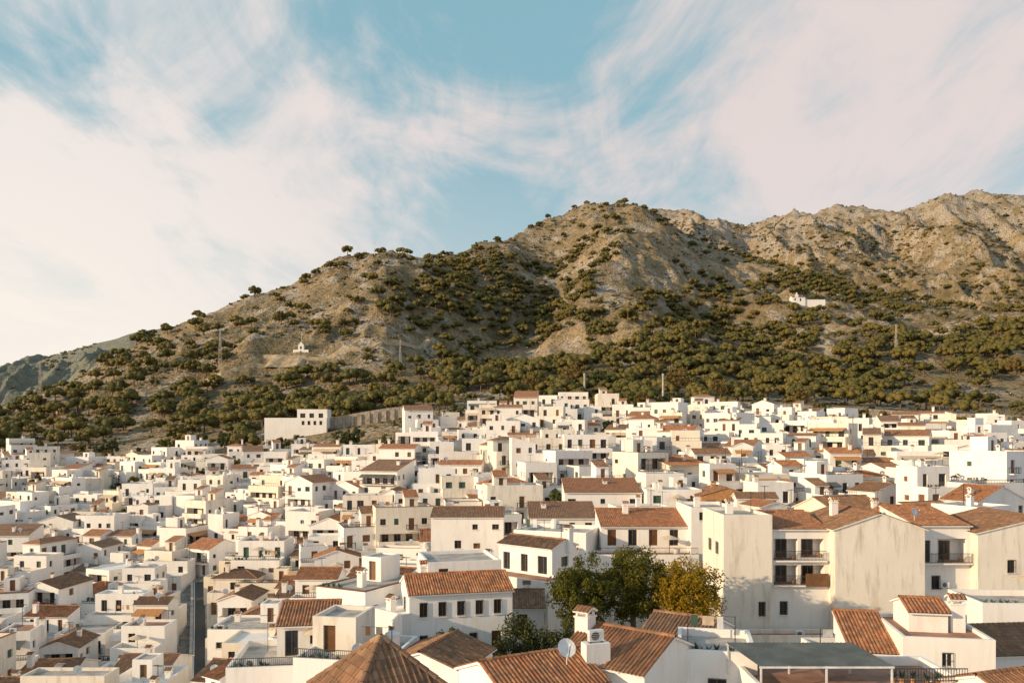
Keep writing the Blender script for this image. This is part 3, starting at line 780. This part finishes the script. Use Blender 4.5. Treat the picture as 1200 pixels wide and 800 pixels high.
mb.box(L_(1078)+.3, L_(1142)-.1, .1, .798, wz(660)-.15, wz(660), 'white'); mb.rail((L_(1078)+.4, .15), (L_(1142)-.1, .15), wz(660), 1., 0)
mb.vol(L_(1142)+.01, L_(1290), -.6, 10, g, wz(624), {'f': [(3., 3.8, 24+wz(670), 24+wz(655), 'win', 'wood', 1)], 'l': []}, 0, 'old', 'gy', .3, sl=.24, tm='oldtile')
mb.chimney(L_(1000), 5, wz(606), 1.1); mb.chimney(L_(870), 5, wz(607), 1.); mb.antenna(L_(1060), 6, wz(612), 3.); mb.dish(L_(1083), 2, wz(612), .5); mb.antenna(L_(890), 3, wz(607), 2.6)
mb.ac(L_(1110), .5, wz(690)); mb.ac(L_(925), -3., wz(738)+.01)
mb.vol(L_(848), L_(1010), -3.8, -1.1, g, wz(738), {'f': []}, 0, 'old', 'flat', .4, 'floor')
mb.done('white_apartment_building', (xc, D, 0)); ko(835, 1330, 70, 95)
def simple(name, b0, b1, d, dep, ptop, n, roof, rot=0., wm='white', tm='tile', lod=None, seed=1, ops=None, par=.4, sl=.36, fl='conc', ch=True):
    rng = random.Random(seed); mb = MB(); x0, x1 = X(b0, d), X(b1, d); xc = (x0+x1)/2; w = x1-x0
    zt = Z(ptop, d); lod = (0 if d < 78 else 1) if lod is None else lod
    g = zt-n*2.8-8
    if ops is None:
        f, _ = rnd_ops(rng, w, 8., n, 2.8, .75, False, lod); l, _ = rnd_ops(rng, dep, 8., n, 2.8, .5, False, lod)
        ops = {'f': f, 'l': l, 'r': l}
    mb.vol(-w/2, w/2, 0, dep, g-zt, 0, ops, lod, wm, roof, par, fl, tm, sl)
    if ch: mb.chimney(w*rng.uniform(-.3, .3), dep*.6, .3 if roof != 'flat' else 0, 1., wm, .7, tm)
    o = mb.done(name, (xc, d, zt), rot); ko(b0-3, b1+3, d-3, d+dep+1); return o
D = 100.; mb = MB(); w = X(812, D)-X(705, D); xc = X(758, D); zt = Z(617, D)
ops = [(.8+i*2.6, 1.9+i*2.6, 12-2.35, 12-.35, 'win0' if i % 2 else 'shut', 'wood') for i in range(4)]
mb.vol(-w/2, w/2, 0, 7, -12, 0, {'f': ops, 'l': [(2, 3, 10, 11.2, 'win', 'wood')]}, 0, 'white', 'shed', sl=.28)
mb.vol(-w/2-1, w/2, -3.5, -.002, -12, -3.2, {'f': [(1.5+i*2.7, 2.5+i*2.7, 12-5.9, 12-4.6, 'win', 'wood', 1) for i in range(4)]}, 0, 'white', 'flat', .25, 'floor')
mb.rail((-w/2-.9, -3.4), (w/2-.1, -3.4), -2.95, .8, 0); mb.chimney(-2, 5, 1., 1.2); mb.antenna(3, 5.5, 1.5, 2.6); mb.pots(-4, -2.5, -3.197, random.Random(4), 6); mb.parasol(2.5, -1.7, -3.197)
mb.done('tiled_terrace_house', (xc, D, zt)); ko(695, 815, 92, 108)
simple('white_block_house', 810, 864, 98, 9, 598, 4, 'flat', seed=4, ops={'f': [(1, 1.6, 18, 19, 'win', 'wood'), (3.6, 4.4, 15.2, 16.4, 'win', 'wood')], 'l': []})
simple('gabled_tile_house', 1036, 1078, 96, 9, 606, 3, 'gy', seed=5, sl=.5)
simple('tiled_house', 620, 700, 112, 8, 607, 3, 'shed', seed=6, tm='oldtile', sl=.24)
simple('ochre_attic_house', 822, 880, 125, 8, 580, 3, 'hip', seed=7, wm='orange', tm='oldtile', sl=.28, ops={'f': [(.8, 2.4, 14, 15.6, 'win', 'wood'), (3.2, 5.2, 14, 15.6, 'win', 'wood')]})
simple('wide_tiled_house', 662, 752, 130, 8, 577, 3, 'shed', seed=9, sl=.28)
simple('white_gabled_house', 505, 590, 118, 9, 606, 3, 'gx', seed=10, sl=.24, tm='oldtile')
D = 70.; mb = MB(); zt = Z(694, D)
ops = [(.9+i*1.65, 1.6+i*1.65, 12-2.0, 12-.75, 'win', 'wood', 1) for i in range(5)]+[(.9+i*2.2, 1.6+i*2.2, 12-4.8, 12-3.6, 'win', 'wood', 1) for i in range(3)]+[(7.3, 8.2, 12-5.6, 12-3.5, 'shut')]
mb.vol(-4.6, 4.6, 0, 6.5, -12, 0, {'f': ops, 'l': [(2.8, 3.5, 12-2, 12-.8, 'win', 'wood', 1)]}, 0, 'white', 'gx', sl=.34)
mb.vol(-2.5, 4.4, 3.4, 10.5, -12, 1.9, {'f': [(1, 1.9, 12.6, 13.6, 'win', 'wood')]}, 0, 'white', 'flat', .3)
mb.chimney(-2.8, 4, .6, 1.1)
mb.done('two_storey_house', (X(541, D), D, zt), math.radians(14)); ko(465, 610, 62, 84)
simple('small_tiled_house', 587, 638, 76, 6, 712, 2, 'gx', seed=12, tm='oldtile')
def fg(name, b, d, p, w, dep, rot, roof, sl=.36, tm='tile', extra=None, wm='white', ops=None, seed=3):
    mb = MB(); rng = random.Random(seed)
    if ops is None: ops = {'f': [(w*.5-.5, w*.5+.5, 10-2.2, 10-1.1, 'win', 'wood', 1)], 'l': [(dep*.5-.4, dep*.5+.4, 10-2.2, 10-1.1, 'win', 'wood', 1)]}
    mb.vol(-w/2, w/2, -dep/2, dep/2, -10, 0, ops, 0, wm, roof, .5, 'conc', tm, sl)
    if roof == 'flat':
        mb.pots(-w/2+.5, -dep/2+.5, .003, rng, 5)
        if seed % 2: mb.parasol(w/2-1.8, 0, .003)
        else: mb.laundry(-w/2+.6, w/2-1, .6, .003, rng)
    if extra: extra(mb)
    return mb.done(name, (X(b, d), d, Z(p, d)), math.radians(rot))
fg('orange_roof_house', 622, 43, 790, 6.0, 5.6, 28, 'gx', .36)
def ex(mb): mb.chimney(-2.6, -.6, .9, .9, w=.9)
fg('gabled_white_house', 737, 46, 764, 5.6, 6.6, -38, 'gx', .38, extra=ex)
fg('tiled_corner_house', 806, 54, 737, 4.6, 5., -32, 'gx', .34, tm='oldtile')
fg('white_terrace_house', 838, 48, 758, 4.4, 5.5, -12, 'flat', seed=4)
ko(560, 900, 30, 66)
fg('pyramid_roof_tower', 446, 30, 801, 3.5, 3.5, 34, 'hip', .95, 'oldtile', ops={})
fg('terrace_house', 340, 62, 770, 8, 8, 8, 'flat', wm='white', seed=5, extra=lambda mb: (mb.vol(-1, 3.6, 0, 3.6, 0, 2.5, {'f': [(.6, 1.6, .1, 2.1, 'win0', 'wood'), (2.5, 3.6, 1, 2, 'win', 'wood')]}, 0, 'white', 'shed', .2), mb.rail((-3.9, -3.9), (3.9, -3.9), .5, .6, 0), mb.ac(-2.5, -2.5, .02), mb.antenna(-2, 2, .0, 3)))
fg('terrace_house', 420, 56, 765, 6.5, 7, -10, 'flat', seed=6, extra=lambda mb: (mb.vol(-3.2, 0, -.5, 3.4, 0, 2.3, {'f': [(.8, 1.7, .1, 2., 'shut')]}, 0, 'old', 'flat', .3), mb.rail((-3.2, -3.4), (3.2, -3.4), .5, .6, 0), mb.tank(2, 1.5, .02), mb.dish(1, -2.5, 0.1)))
fg('tiled_house', 515, 55, 768, 5.5, 6, -20, 'gy', .34, 'oldtile', seed=8)
ko(290, 560, 25, 66)
# -- sheet-metal canopy terrace
D = 42.; mb = MB(); xc = X(965, D)
a = X(890, D)-xc; b_ = X(1048, D)-xc; zf = Z(810, D)
mb.vol(a-.2, b_+4, -.5, 5, -14, zf, {}, 0, 'white', 'flat', .5, 'floor')
z0 = Z(780, D); z1 = Z(771, D); N = 60
for i in range(N):
    u, v = a+(b_-a)*i/N, a+(b_-a)*(i+1)/N; o0 = .03*(i % 2); o1 = .03*((i+1) % 2)
    mb.poly(((u, 0, z0+o0), (v, 0, z0+o1), (v-.9, 3.2, z1+o1), (u-.9, 3.2, z1+o0)), 'gmetal')
mb.beam((a, 0, z0-.06), (b_, 0, z0-.06), .1, 'metal'); mb.beam((a-.9, 3.2, z1-.06), (b_-.9, 3.2, z1-.06), .1, 'metal')
for u in (a+.1, (a+b_)/2, b_-.1): mb.beam((u, .05, zf), (u, .05, z0), .09, 'metal'); mb.beam((u-.9, 3.15, zf), (u-.9, 3.15, z1), .09, 'metal')
mb.rail((b_, .05), (b_+3.9, .05), zf+.5, .7, 0); mb.pots(b_+.5, 1.2, zf+.003, random.Random(2), 5)
mb.done('canopy_terrace', (xc, D, 0)); ko(860, 1140, 30, 56)
# -- right foreground gabled house
D = 50.; mb = MB(); xc = X(1112, D)
mb.vol(-2.7, 2.7, 0, 7, -8, 0, {'f': [(2.3, 2.95, 8-1.6, 8-.7, 'win', 'metal', 1)], 'l': []}, 0, 'white', 'flat', .25, 'floor')
mb.vol(-1.6, .8, 2.5, 6, -.02, 1.3, {'f': []}, 0, 'white', 'gx', sl=.3, tm='tile'); mb.chimney(1.5, 3.2, .3, 1.5, w=.9)
mb.shed(-5.6, -2.72, 1, 6, -1.1, .30, 0, 'tile'); mb.vol(-5.5, -2.73, 1.2, 5.9, -8, -1.15, {}, 0, 'white', 'flat', .02)
mb.done('right_corner_house', (xc, D, Z(752, D)), math.radians(-10))
fg('brown_roof_house', 1160, 58, 752, 9., 6.5, 6, 'gx', .36, 'oldtile')
fg('orange_roof_house', 1195, 42, 806, 6, 5, 20, 'gx', .36)
fg('white_terrace_house', 1010, 60, 766, 7, 6, 0, 'flat', seed=10)
fg('white_terrace_house', 1180, 68, 705, 7, 6, -4, 'flat', seed=11)
ko(980, 1330, 30, 69)
mb = MB(); mb.dish(0, 0, 0, .5, .3); mb.done('satellite_dish', (X(664, 41), 41, Z(778, 41)))
mb = MB(); mb.box(-.7, .7, -.4, .4, -1.6, 0, 'white'); mb.ac(0, 0, 0); mb.done('air_conditioner', (X(698, 43.5), 43.5, Z(752, 43.5)), .3)
ko(640, 852, 62, 90)

# ------------------------------------------------------------------ street
def ribbon(name, pts, w, mat, z=.12, kerb=True, mark='metal'):
    mb = MB(); P = [Vector((x_, y_, 0)) for x_, y_ in pts]; rows = []
    for i, q in enumerate(P):
        d = (P[min(i+1, len(P)-1)]-P[max(i-1, 0)]).normalized(); n = Vector((-d.y, d.x, 0))
        c = h1(q.x, q.y)+z
        rows.append(lambda o, dz, q=q, n=n, c=c: (q.x+n.x*o, q.y+n.y*o, c+dz))
    for i in range(len(P)-1):
        A, B = rows[i], rows[i+1]
        mb.poly((A(-w/2, 0), A(w/2, 0), B(w/2, 0), B(-w/2, 0)), mat)
        if kerb:
            for s_ in (-1, 1):
                a, b2 = s_*w/2, s_*(w/2+.5)
                mb.poly((A(a, 0), A(a, .13), B(a, .13), B(a, 0)), 'conc'); mb.poly((A(a, .13), A(b2, .13), B(b2, .13), B(a, .13)), 'conc')
                e0, e1 = s_*(w/2-.25), s_*(w/2-.13)
                mb.poly((A(e0, .004), A(e1, .004), B(e1, .004), B(e0, .004)), mark)
                mb.poly((A(b2, .13), A(b2, -.6), B(b2, -.6), B(b2, .13)), 'conc')
        else:
            for s_ in (-1, 1): mb.poly((A(s_*w/2, 0), B(s_*w/2, 0), B(s_*(w/2+1.8), -3.2), A(s_*(w/2+1.8), -3.2)), mat)
    return mb.done(name)
street = [(X(240+(d_-95)*-.05, d_), d_) for d_ in np.arange(92, 166, 4)]
ribbon('village_street', street, 3.2, 'asphalt')
hroad = [(X(b_, d_), d_) for b_, d_ in zip(np.linspace(560, 1290, 60), np.interp(np.linspace(560, 1290, 60), [560, 860, 1290], [322, 324, 318]))]
ribbon('hillside_road', hroad, 5.5, 'asphalt', .25)
ribbon('dirt_track', TRK, 3.6, 'sand', .7, False)

# ------------------------------------------------------------------ the village
rng = random.Random(11); cnt = 0; gaps = []
y = 70.
PK = [(110, 190, 573, 603), (20, 60, 655, 700), (395, 470, 525, 545)]
while y < 316:
    step = 8.8; x = X(-70, y)+rng.uniform(0, 8)
    while x < X(1275, y):
        xx = x+rng.uniform(-1.5, 1.5); yy = y+rng.uniform(-2, 2); x += step*rng.uniform(.88, 1.14)
        b = 600+F*xx/yy
        if yy > dmx(b)-3: continue
        if any(k[0]-8 < b < k[1]+8 and k[2]-4.5 < yy < k[3]+4.5 for k in KO): continue
        sx = np.interp(yy, [92, 162], [street[0][0], street[-1][0]])
        ons = 88 < yy < 164
        if ons and abs(xx-sx) < 6.4:
            if abs(xx-sx) < 2.8: continue
            xx = sx+math.copysign(6.6, xx-sx)
        z = h1(xx, yy); q = HY-F*z/yy
        if any(k[0] < b < k[1] and k[2] < q < k[3] for k in PK) or (rng.random() < .045 and not (ons and abs(xx-sx) < 10)):
            gaps.append((xx, yy, z)); continue
        tp = .5 if yy < 130 else (.38 if yy < 190 else .17)
        nmin = 2 if (yy > 215 and b < 520) or yy < 110 else 1
        mb, w, dp = house_mesh(rng, yy, tileprob=tp, nmin=nmin)
        ang = (float(fbm(xx/70, yy/70, 2, 3))-.5)*2.2+rng.uniform(-.18, .18)
        if ons and abs(xx-sx) < 16: ang = 0
        if rng.random() < .12 and not ons: ang += math.pi/2
        mb.done('white_house', (xx, yy, z+rng.uniform(-1.2, 1.6)), ang); cnt += 1
    y += 8.4 if y < 200 else 9.0
print('houses', cnt)

# ------------------------------------------------------------------ village trees
GT = [round_tree('garden_tree_mesh', 200+i, 5.5, 2.3, [LM_dark, LM_tree, LM_dark][i], 26, 60, .2, core=.7) for i in range(3)]
OT = round_tree('autumn_tree_mesh', 230, 5.5, 2.3, LM_olive, 30, 60, .16, core=.5)
for i, (xx, yy, z) in enumerate(gaps):
    for j in range(2 if yy > 150 else 1):
        o = bpy.data.objects.new('garden_tree', GT[(i+j) % 3]); o.location = (xx+rng.uniform(-2.5, 2.5), yy+rng.uniform(-2.5, 2.5), z)
        s_ = rng.uniform(.7, 1.25); o.scale = (s_, s_, s_*rng.uniform(.85, 1.1)); o.rotation_euler = (0, 0, rng.uniform(0, 6)); COL.objects.link(o)
for b_, d_, top, cr, lm, sd in ((683, 73, 656, 3.0, LM_tree, 1), (742, 75, 643, 3.3, LM_tree, 2), (804, 73, 654, 3.2, LM_yel, 3)):
    z = h1(X(b_, d_), d_); hgt = Z(top, d_)-z
    me = round_tree('broadleaf_tree_mesh', 300+sd, hgt, cr, lm, 95, 180, .125, 1.0)
    o = bpy.data.objects.new('broadleaf_tree', me); o.location = (X(b_, d_), d_, z); COL.objects.link(o)
for b_, d_, top, cr, sd in ((532, 64, 738, 1.7, 7), (1045, 66, 735, 1.2, 8)):
    z = h1(X(b_, d_), d_); hgt = Z(top, d_)-z
    o = bpy.data.objects.new('garden_tree', round_tree('small_tree_mesh', 320+sd, hgt, cr, LM_dark, 40, 110, .12)); o.location = (X(b_, d_), d_, z); COL.objects.link(o)
rd = random.Random(5); cs = []; rr = []
for i in range(70):
    u = rd.random(); cs.append((X(585+85*u, 68)-X(627, 68), rd.uniform(-.8, .8), rd.uniform(-3, .0)+.6*math.sin(u*7))); rr.append(rd.uniform(.5, .9))
me = tree_mesh('hedge_mesh', 9, ([(0, 0, -6), (0, 0, -3), (0, 0, -1)], [.1, .1, .05]), [], cs, rr, 130, .11, LM_dark)
o = bpy.data.objects.new('hedge', me); o.location = (X(627, 68), 68, Z(733, 68)); COL.objects.link(o)
# garden wall behind the trees
mb = MB(); x0_, x1_ = X(640, 84), X(846, 84); mb.box(0, x1_-x0_, 0, .35, -6, 3.6, 'old'); mb.box(-.05, x1_-x0_+.05, -.06, .41, 3.603, 3.72, 'oldtile'); mb.done('garden_wall', (x0_, 84, -21.5))
for i in range(90):
    b_ = rng.uniform(-20, 1220); d_ = float(dmx(b_))+rng.uniform(5, 38)
    if 300 < b_ < 510 and rng.random() < .8: continue
    if 308 < d_ < 333 and b_ > 540: continue
    o = bpy.data.objects.new('garden_tree', GT[i % 3] if i % 4 else OT); o.location = (X(b_, d_), d_, h1(X(b_, d_), d_)-.3); s_ = rng.uniform(.8, 1.5); o.scale = (s_, s_, s_); o.rotation_euler = (0, 0, i); COL.objects.link(o)
for b_, p_, s_, k in ((795, 440, 2.7, 1), (672, 432, 2.8, 1), (625, 440, 2.4, 1), (845, 445, 2.0, 1), (940, 455, 1.8, 1), (415, 508, 1.3, 0), (405, 520, 1.2, 0), (700, 435, 2.2, 0), (1190, 415, 2.2, 1), (330, 508, 1.2, 0)):
    x_, y_, z_ = hit(b_, p_+25, 262)
    o = bpy.data.objects.new('large_tree', OT if k else GT[0]); o.location = (x_, y_, z_-.5); o.scale = (s_, s_, s_); o.rotation_euler = (0, 0, b_); COL.objects.link(o)

# ------------------------------------------------------------------ hillside structures
def wallrun(name, b0, b1, d0, d1, h, mat, n=24, sink=4, butt=True):
    mb = MB(); P = []
    for i in range(n+1):
        u = i/n; b_ = b0+(b1-b0)*u; d_ = d0+(d1-d0)*u; x_ = X(b_, d_); P.append(Vector((x_, d_, h1(x_, d_))))
    t = Vector((0, .6, 0))
    for i in range(n):
        a, b2 = P[i], P[i+1]; lo = Vector((0, 0, -sink)); hi = Vector((0, 0, h))
        mb.poly((a+lo, b2+lo, b2+hi, a+hi), mat); mb.poly((a+hi, b2+hi, b2+hi+t, a+hi+t), mat); mb.poly((b2+lo+t, a+lo+t, a+hi+t, b2+hi+t), mat)
        if butt and i % 2 == 0: mb.box(a.x-.4, a.x+.4, a.y-.5, a.y-.002, a.z-sink, a.z+h*.85, mat)
    return mb.done(name)
wallrun('stone_retaining_wall', 384, 500, 316, 318, 5.0, 'stone', 24)
wallrun('roadside_wall', 862, 1285, 327, 322, 3.2, 'stone', 40)
wallrun('roadside_wall', 560, 860, 326, 327, 1.8, 'old', 30)
mb = MB(); D = 310.
mb.vol(-12, 12.2, 0, 8, -6, 2.6, {'f': [(14.5+i*2.3, 15.6+i*2.3, 6.4, 8, 'dark') for i in range(4)]}, 2, 'white', 'flat', .6)
mb.vol(.2, 12, 2, 9, 2, 6.2, {'f': [(1.2, 3.2, 1.2, 3, 'dark'), (4.8, 6.6, 1.2, 3, 'dark'), (8.4, 10.2, 1.2, 3, 'dark')]}, 2, 'white', 'flat', .4)
mb.done('white_villa', (X(346, D), D, Z(499, D)))
mb = MB(); D = 290.
mb.vol(-5, 5, 0, 8, -8, 4.5, {'f': [(1+i*3, 2.2+i*3, 9, 10.4, 'win', 'wood') for i in range(3)]}, 2, 'white', 'flat', .5)
mb.vol(-3.5, 4, 2, 7, 4.4, 8, {'f': [(1, 2, 1, 2.6, 'win', 'wood'), (4, 5.2, 1, 2.6, 'win', 'wood')]}, 2, 'white', 'hip', tm='tile'); mb.done('white_tower_house', (X(826, D), D, Z(490, D)))
# shrine on its quarry terrace
mb = MB(); pts = []; N = 44
for i in range(N):
    a_ = 2*math.pi*i/N; k = 1+.13*math.sin(3*a_+1)+.08*math.sin(7*a_)+.05*math.sin(13*a_); pts.append((math.cos(a_)*30*k, math.sin(a_)*11*k, .5*math.sin(5*a_)))
ctr = (0, 0, .6)
for i in range(N):
    a_, c_ = pts[i], pts[(i+1) % N]
    mb.poly((ctr, a_, c_), 'sand')
    k0 = 1.2+.18*math.sin(i*1.7)+.1*math.sin(i*.6); k1 = 1.2+.18*math.sin((i+1)*1.7)+.1*math.sin((i+1)*.6)
    mb.poly(((a_[0]*k0, a_[1]*k0*1.7, -9), (c_[0]*k1, c_[1]*k1*1.7, -9), c_, a_), 'sand')
mb.done('quarry_terrace', (tx, ty+8, tz+.6))
mb = MB(); mb.vol(-5, 5, -3, 3, -1, 2.6, {'f': [(4.4, 5.6, 1, 3, 'dark')]}, 2, 'white', 'flat', .3); mb.vol(-1.8, 1.8, -2.6, 1.5, 2.5, 6, {'f': [(1.2, 2.4, .8, 2.6, 'dark')]}, 2, 'white', 'hip', sl=1.2, tm='tile')
mb.beam((0, -.5, 6.5), (0, -.5, 15), .2, 'metal'); mb.beam((-.8, -.5, 13), (.8, -.5, 13), .2, 'metal'); mb.done('hillside_shrine', (tx+3, ty+7, tz+1.8))
x_, y_, z_ = hit(938, 356, 500)
mb = MB(); mb.vol(-9, 3, -4, 4, -6, 4, {'f': [(2, 3.4, 7, 9, 'dark'), (7, 8.4, 6.3, 9, 'dark')]}, 2, 'white', 'gx', tm='oldtile'); mb.vol(3.01, 22, -3, 3, -6, 1.5, {}, 2, 'white', 'flat', .5)
mb.box(-6.5, -3.5, -4.3, -4.01, 4, 6.6, 'white'); mb.box(-5.6, -4.4, -4.3, -4.01, 6.601, 8.4, 'white'); mb.done('hilltop_chapel', (x_, y_, z_+1))
def pylon(b_, ptop, pbot, conc=False, d0=300.):
    x_, y_, z_ = hit(b_, pbot, d0); h = (pbot-ptop)/F*y_; mb = MB()
    if conc:
        mb.cyl(0, 0, -1, h*.9, .55, 'conc', 10, .4); mb.cyl(0, 0, h*.9+.002, h, .55, 'conc', 10, .5)
    else:
        w0 = h*.04; w1 = .18; t = .17; n = 8
        for i in range(n):
            a_, c_ = i/n, (i+1)/n; wa = w0+(w1-w0)*a_; wb = w0+(w1-w0)*c_; za, zb2 = h*a_, h*c_
            ca = [(-wa, -wa), (wa, -wa), (wa, wa), (-wa, wa)]; cb = [(-wb, -wb), (wb, -wb), (wb, wb), (-wb, wb)]
            for k in range(4):
                k2 = (k+1) % 4
                mb.beam((*ca[k], za-(1 if i == 0 else 0)), (*cb[k], zb2), t, 'conc'); mb.beam((*ca[k], za), (*cb[k2], zb2), t*.6, 'conc')
        for q in (.86, .95): mb.beam((-h*.06, 0, h*q), (h*.06, 0, h*q), t, 'conc')
    mb.done('utility_pole' if conc else 'electricity_pylon', (x_, y_, z_))
pylon(47, 424, 470); pylon(258, 386, 432); pylon(469, 398, 432); pylon(1050, 380, 416); pylon(685, 438, 470, True); pylon(777, 438, 476, True)
x_, y_, z_ = hit(439, 301, 500); mb = MB(); mb.beam((0, 0, -1), (0, 0, 16), .3, 'metal'); mb.box(-.5, .5, -.5, .5, 12, 14, 'metal'); mb.done('radio_mast', (x_, y_, z_))

# ------------------------------------------------------------------ light + sky
EL = math.radians(15.5); sd_ = Vector((-.915, -.40, 0)).normalized()
dirs = Vector((sd_.x*math.cos(EL), sd_.y*math.cos(EL), math.sin(EL)))
sun = bpy.data.lights.new('sun', 'SUN'); sun.energy = 5.0; sun.angle = math.radians(.5); sun.color = (1., .74, .45)
so = bpy.data.objects.new('sun', sun); so.rotation_euler = (-dirs).to_track_quat('-Z', 'Y').to_euler(); so.location = (-200, -100, 120); COL.objects.link(so)
w = bpy.data.worlds.new('World'); SC.world = w; w.use_nodes = True; nt = w.node_tree; nt.nodes.clear()
sky = nd(nt, 'ShaderNodeTexSky', sky_type='NISHITA'); sky.sun_disc = False; sky.sun_elevation = EL; sky.sun_rotation = math.atan2(sd_.x, sd_.y) % (2*math.pi)
sky.air_density = 1.; sky.dust_density = 1.5; sky.ozone_density = 1.
tc = nd(nt, 'ShaderNodeTexCoord'); s3 = nd(nt, 'ShaderNodeSeparateXYZ'); lk(nt, tc.outputs['Generated'], s3.inputs[0])
dx, dy, dz = s3.outputs
zz = math_(nt, 'ADD', math_(nt, 'MAXIMUM', dz, 0.), .15)
u = math_(nt, 'DIVIDE', dx, zz); v = math_(nt, 'DIVIDE', dy, zz)
cv = nd(nt, 'ShaderNodeCombineXYZ'); lk(nt, math_(nt, 'MULTIPLY', u, 1.4), cv.inputs[0]); lk(nt, math_(nt, 'MULTIPLY', v, .58), cv.inputs[1]); cv.inputs[2].default_value = 3.7
c1 = noise_(nt, cv.outputs[0], 1.2, 7, .58, 1.0)
cv2 = nd(nt, 'ShaderNodeCombineXYZ'); lk(nt, math_(nt, 'MULTIPLY', u, 4.2), cv2.inputs[0]); lk(nt, math_(nt, 'MULTIPLY', v, 1.6), cv2.inputs[1]); cv2.inputs[2].default_value = 8.1
c2 = noise_(nt, cv2.outputs[0], 1.4, 6, .62, .7)
side_ = mapr(nt, math_(nt, 'ABSOLUTE', math_(nt, 'SUBTRACT', u, .05)), .10, 1.1, -.06, .14)
m_ = math_(nt, 'ADD', math_(nt, 'ADD', c1, math_(nt, 'MULTIPLY', math_(nt, 'SUBTRACT', c2, .5), .38)), side_)
mask = mapr(nt, m_, .37, .68, 0, 1, True)
high = mapr(nt, dz, .5, .8, 1, .2)
mask = math_(nt, 'MULTIPLY', mask, high)
haze = mapr(nt, dz, .05, .42, 1, 0, True)
left = mapr(nt, dx, .15, -.55, 0, 1, True)
hz = math_(nt, 'MULTIPLY', haze, mapr(nt, left, 0, 1, .48, .97))
skyc = mixc(nt, .74, sky.outputs[0], (3.1, 5.7, 6.6))
skyc = mixc(nt, mapr(nt, dz, .5, .8, 0, .55), skyc, (1.3, 2.7, 4.2))
cloudc = mixc(nt, left, (8.2, 7.0, 6.7), (9.0, 8.1, 7.7))
c_ = mixc(nt, math_(nt, 'MULTIPLY', mask, .92), skyc, cloudc)
c_ = mixc(nt, hz, c_, mixc(nt, left, (7.5, 7.35, 7.3), (9.8, 9.0, 8.1)))
bg = nd(nt, 'ShaderNodeBackground'); bg.inputs[1].default_value = .1; lk(nt, c_, bg.inputs[0])
ow = nd(nt, 'ShaderNodeOutputWorld'); lk(nt, bg.outputs[0], ow.inputs[0])

cam = bpy.data.cameras.new('camera'); cam.lens = 36*F/1200; cam.sensor_width = 36; cam.shift_y = 110/1200; cam.clip_end = 12000; cam.clip_start = .5
co_ = bpy.data.objects.new('camera', cam); co_.rotation_euler = (math.pi/2, 0, 0); COL.objects.link(co_); SC.camera = co_
SC.view_settings.view_transform = 'Standard'; SC.view_settings.look = 'None'; SC.view_settings.exposure = 0
print('verts', sum(len(m.vertices) for m in bpy.data.meshes))
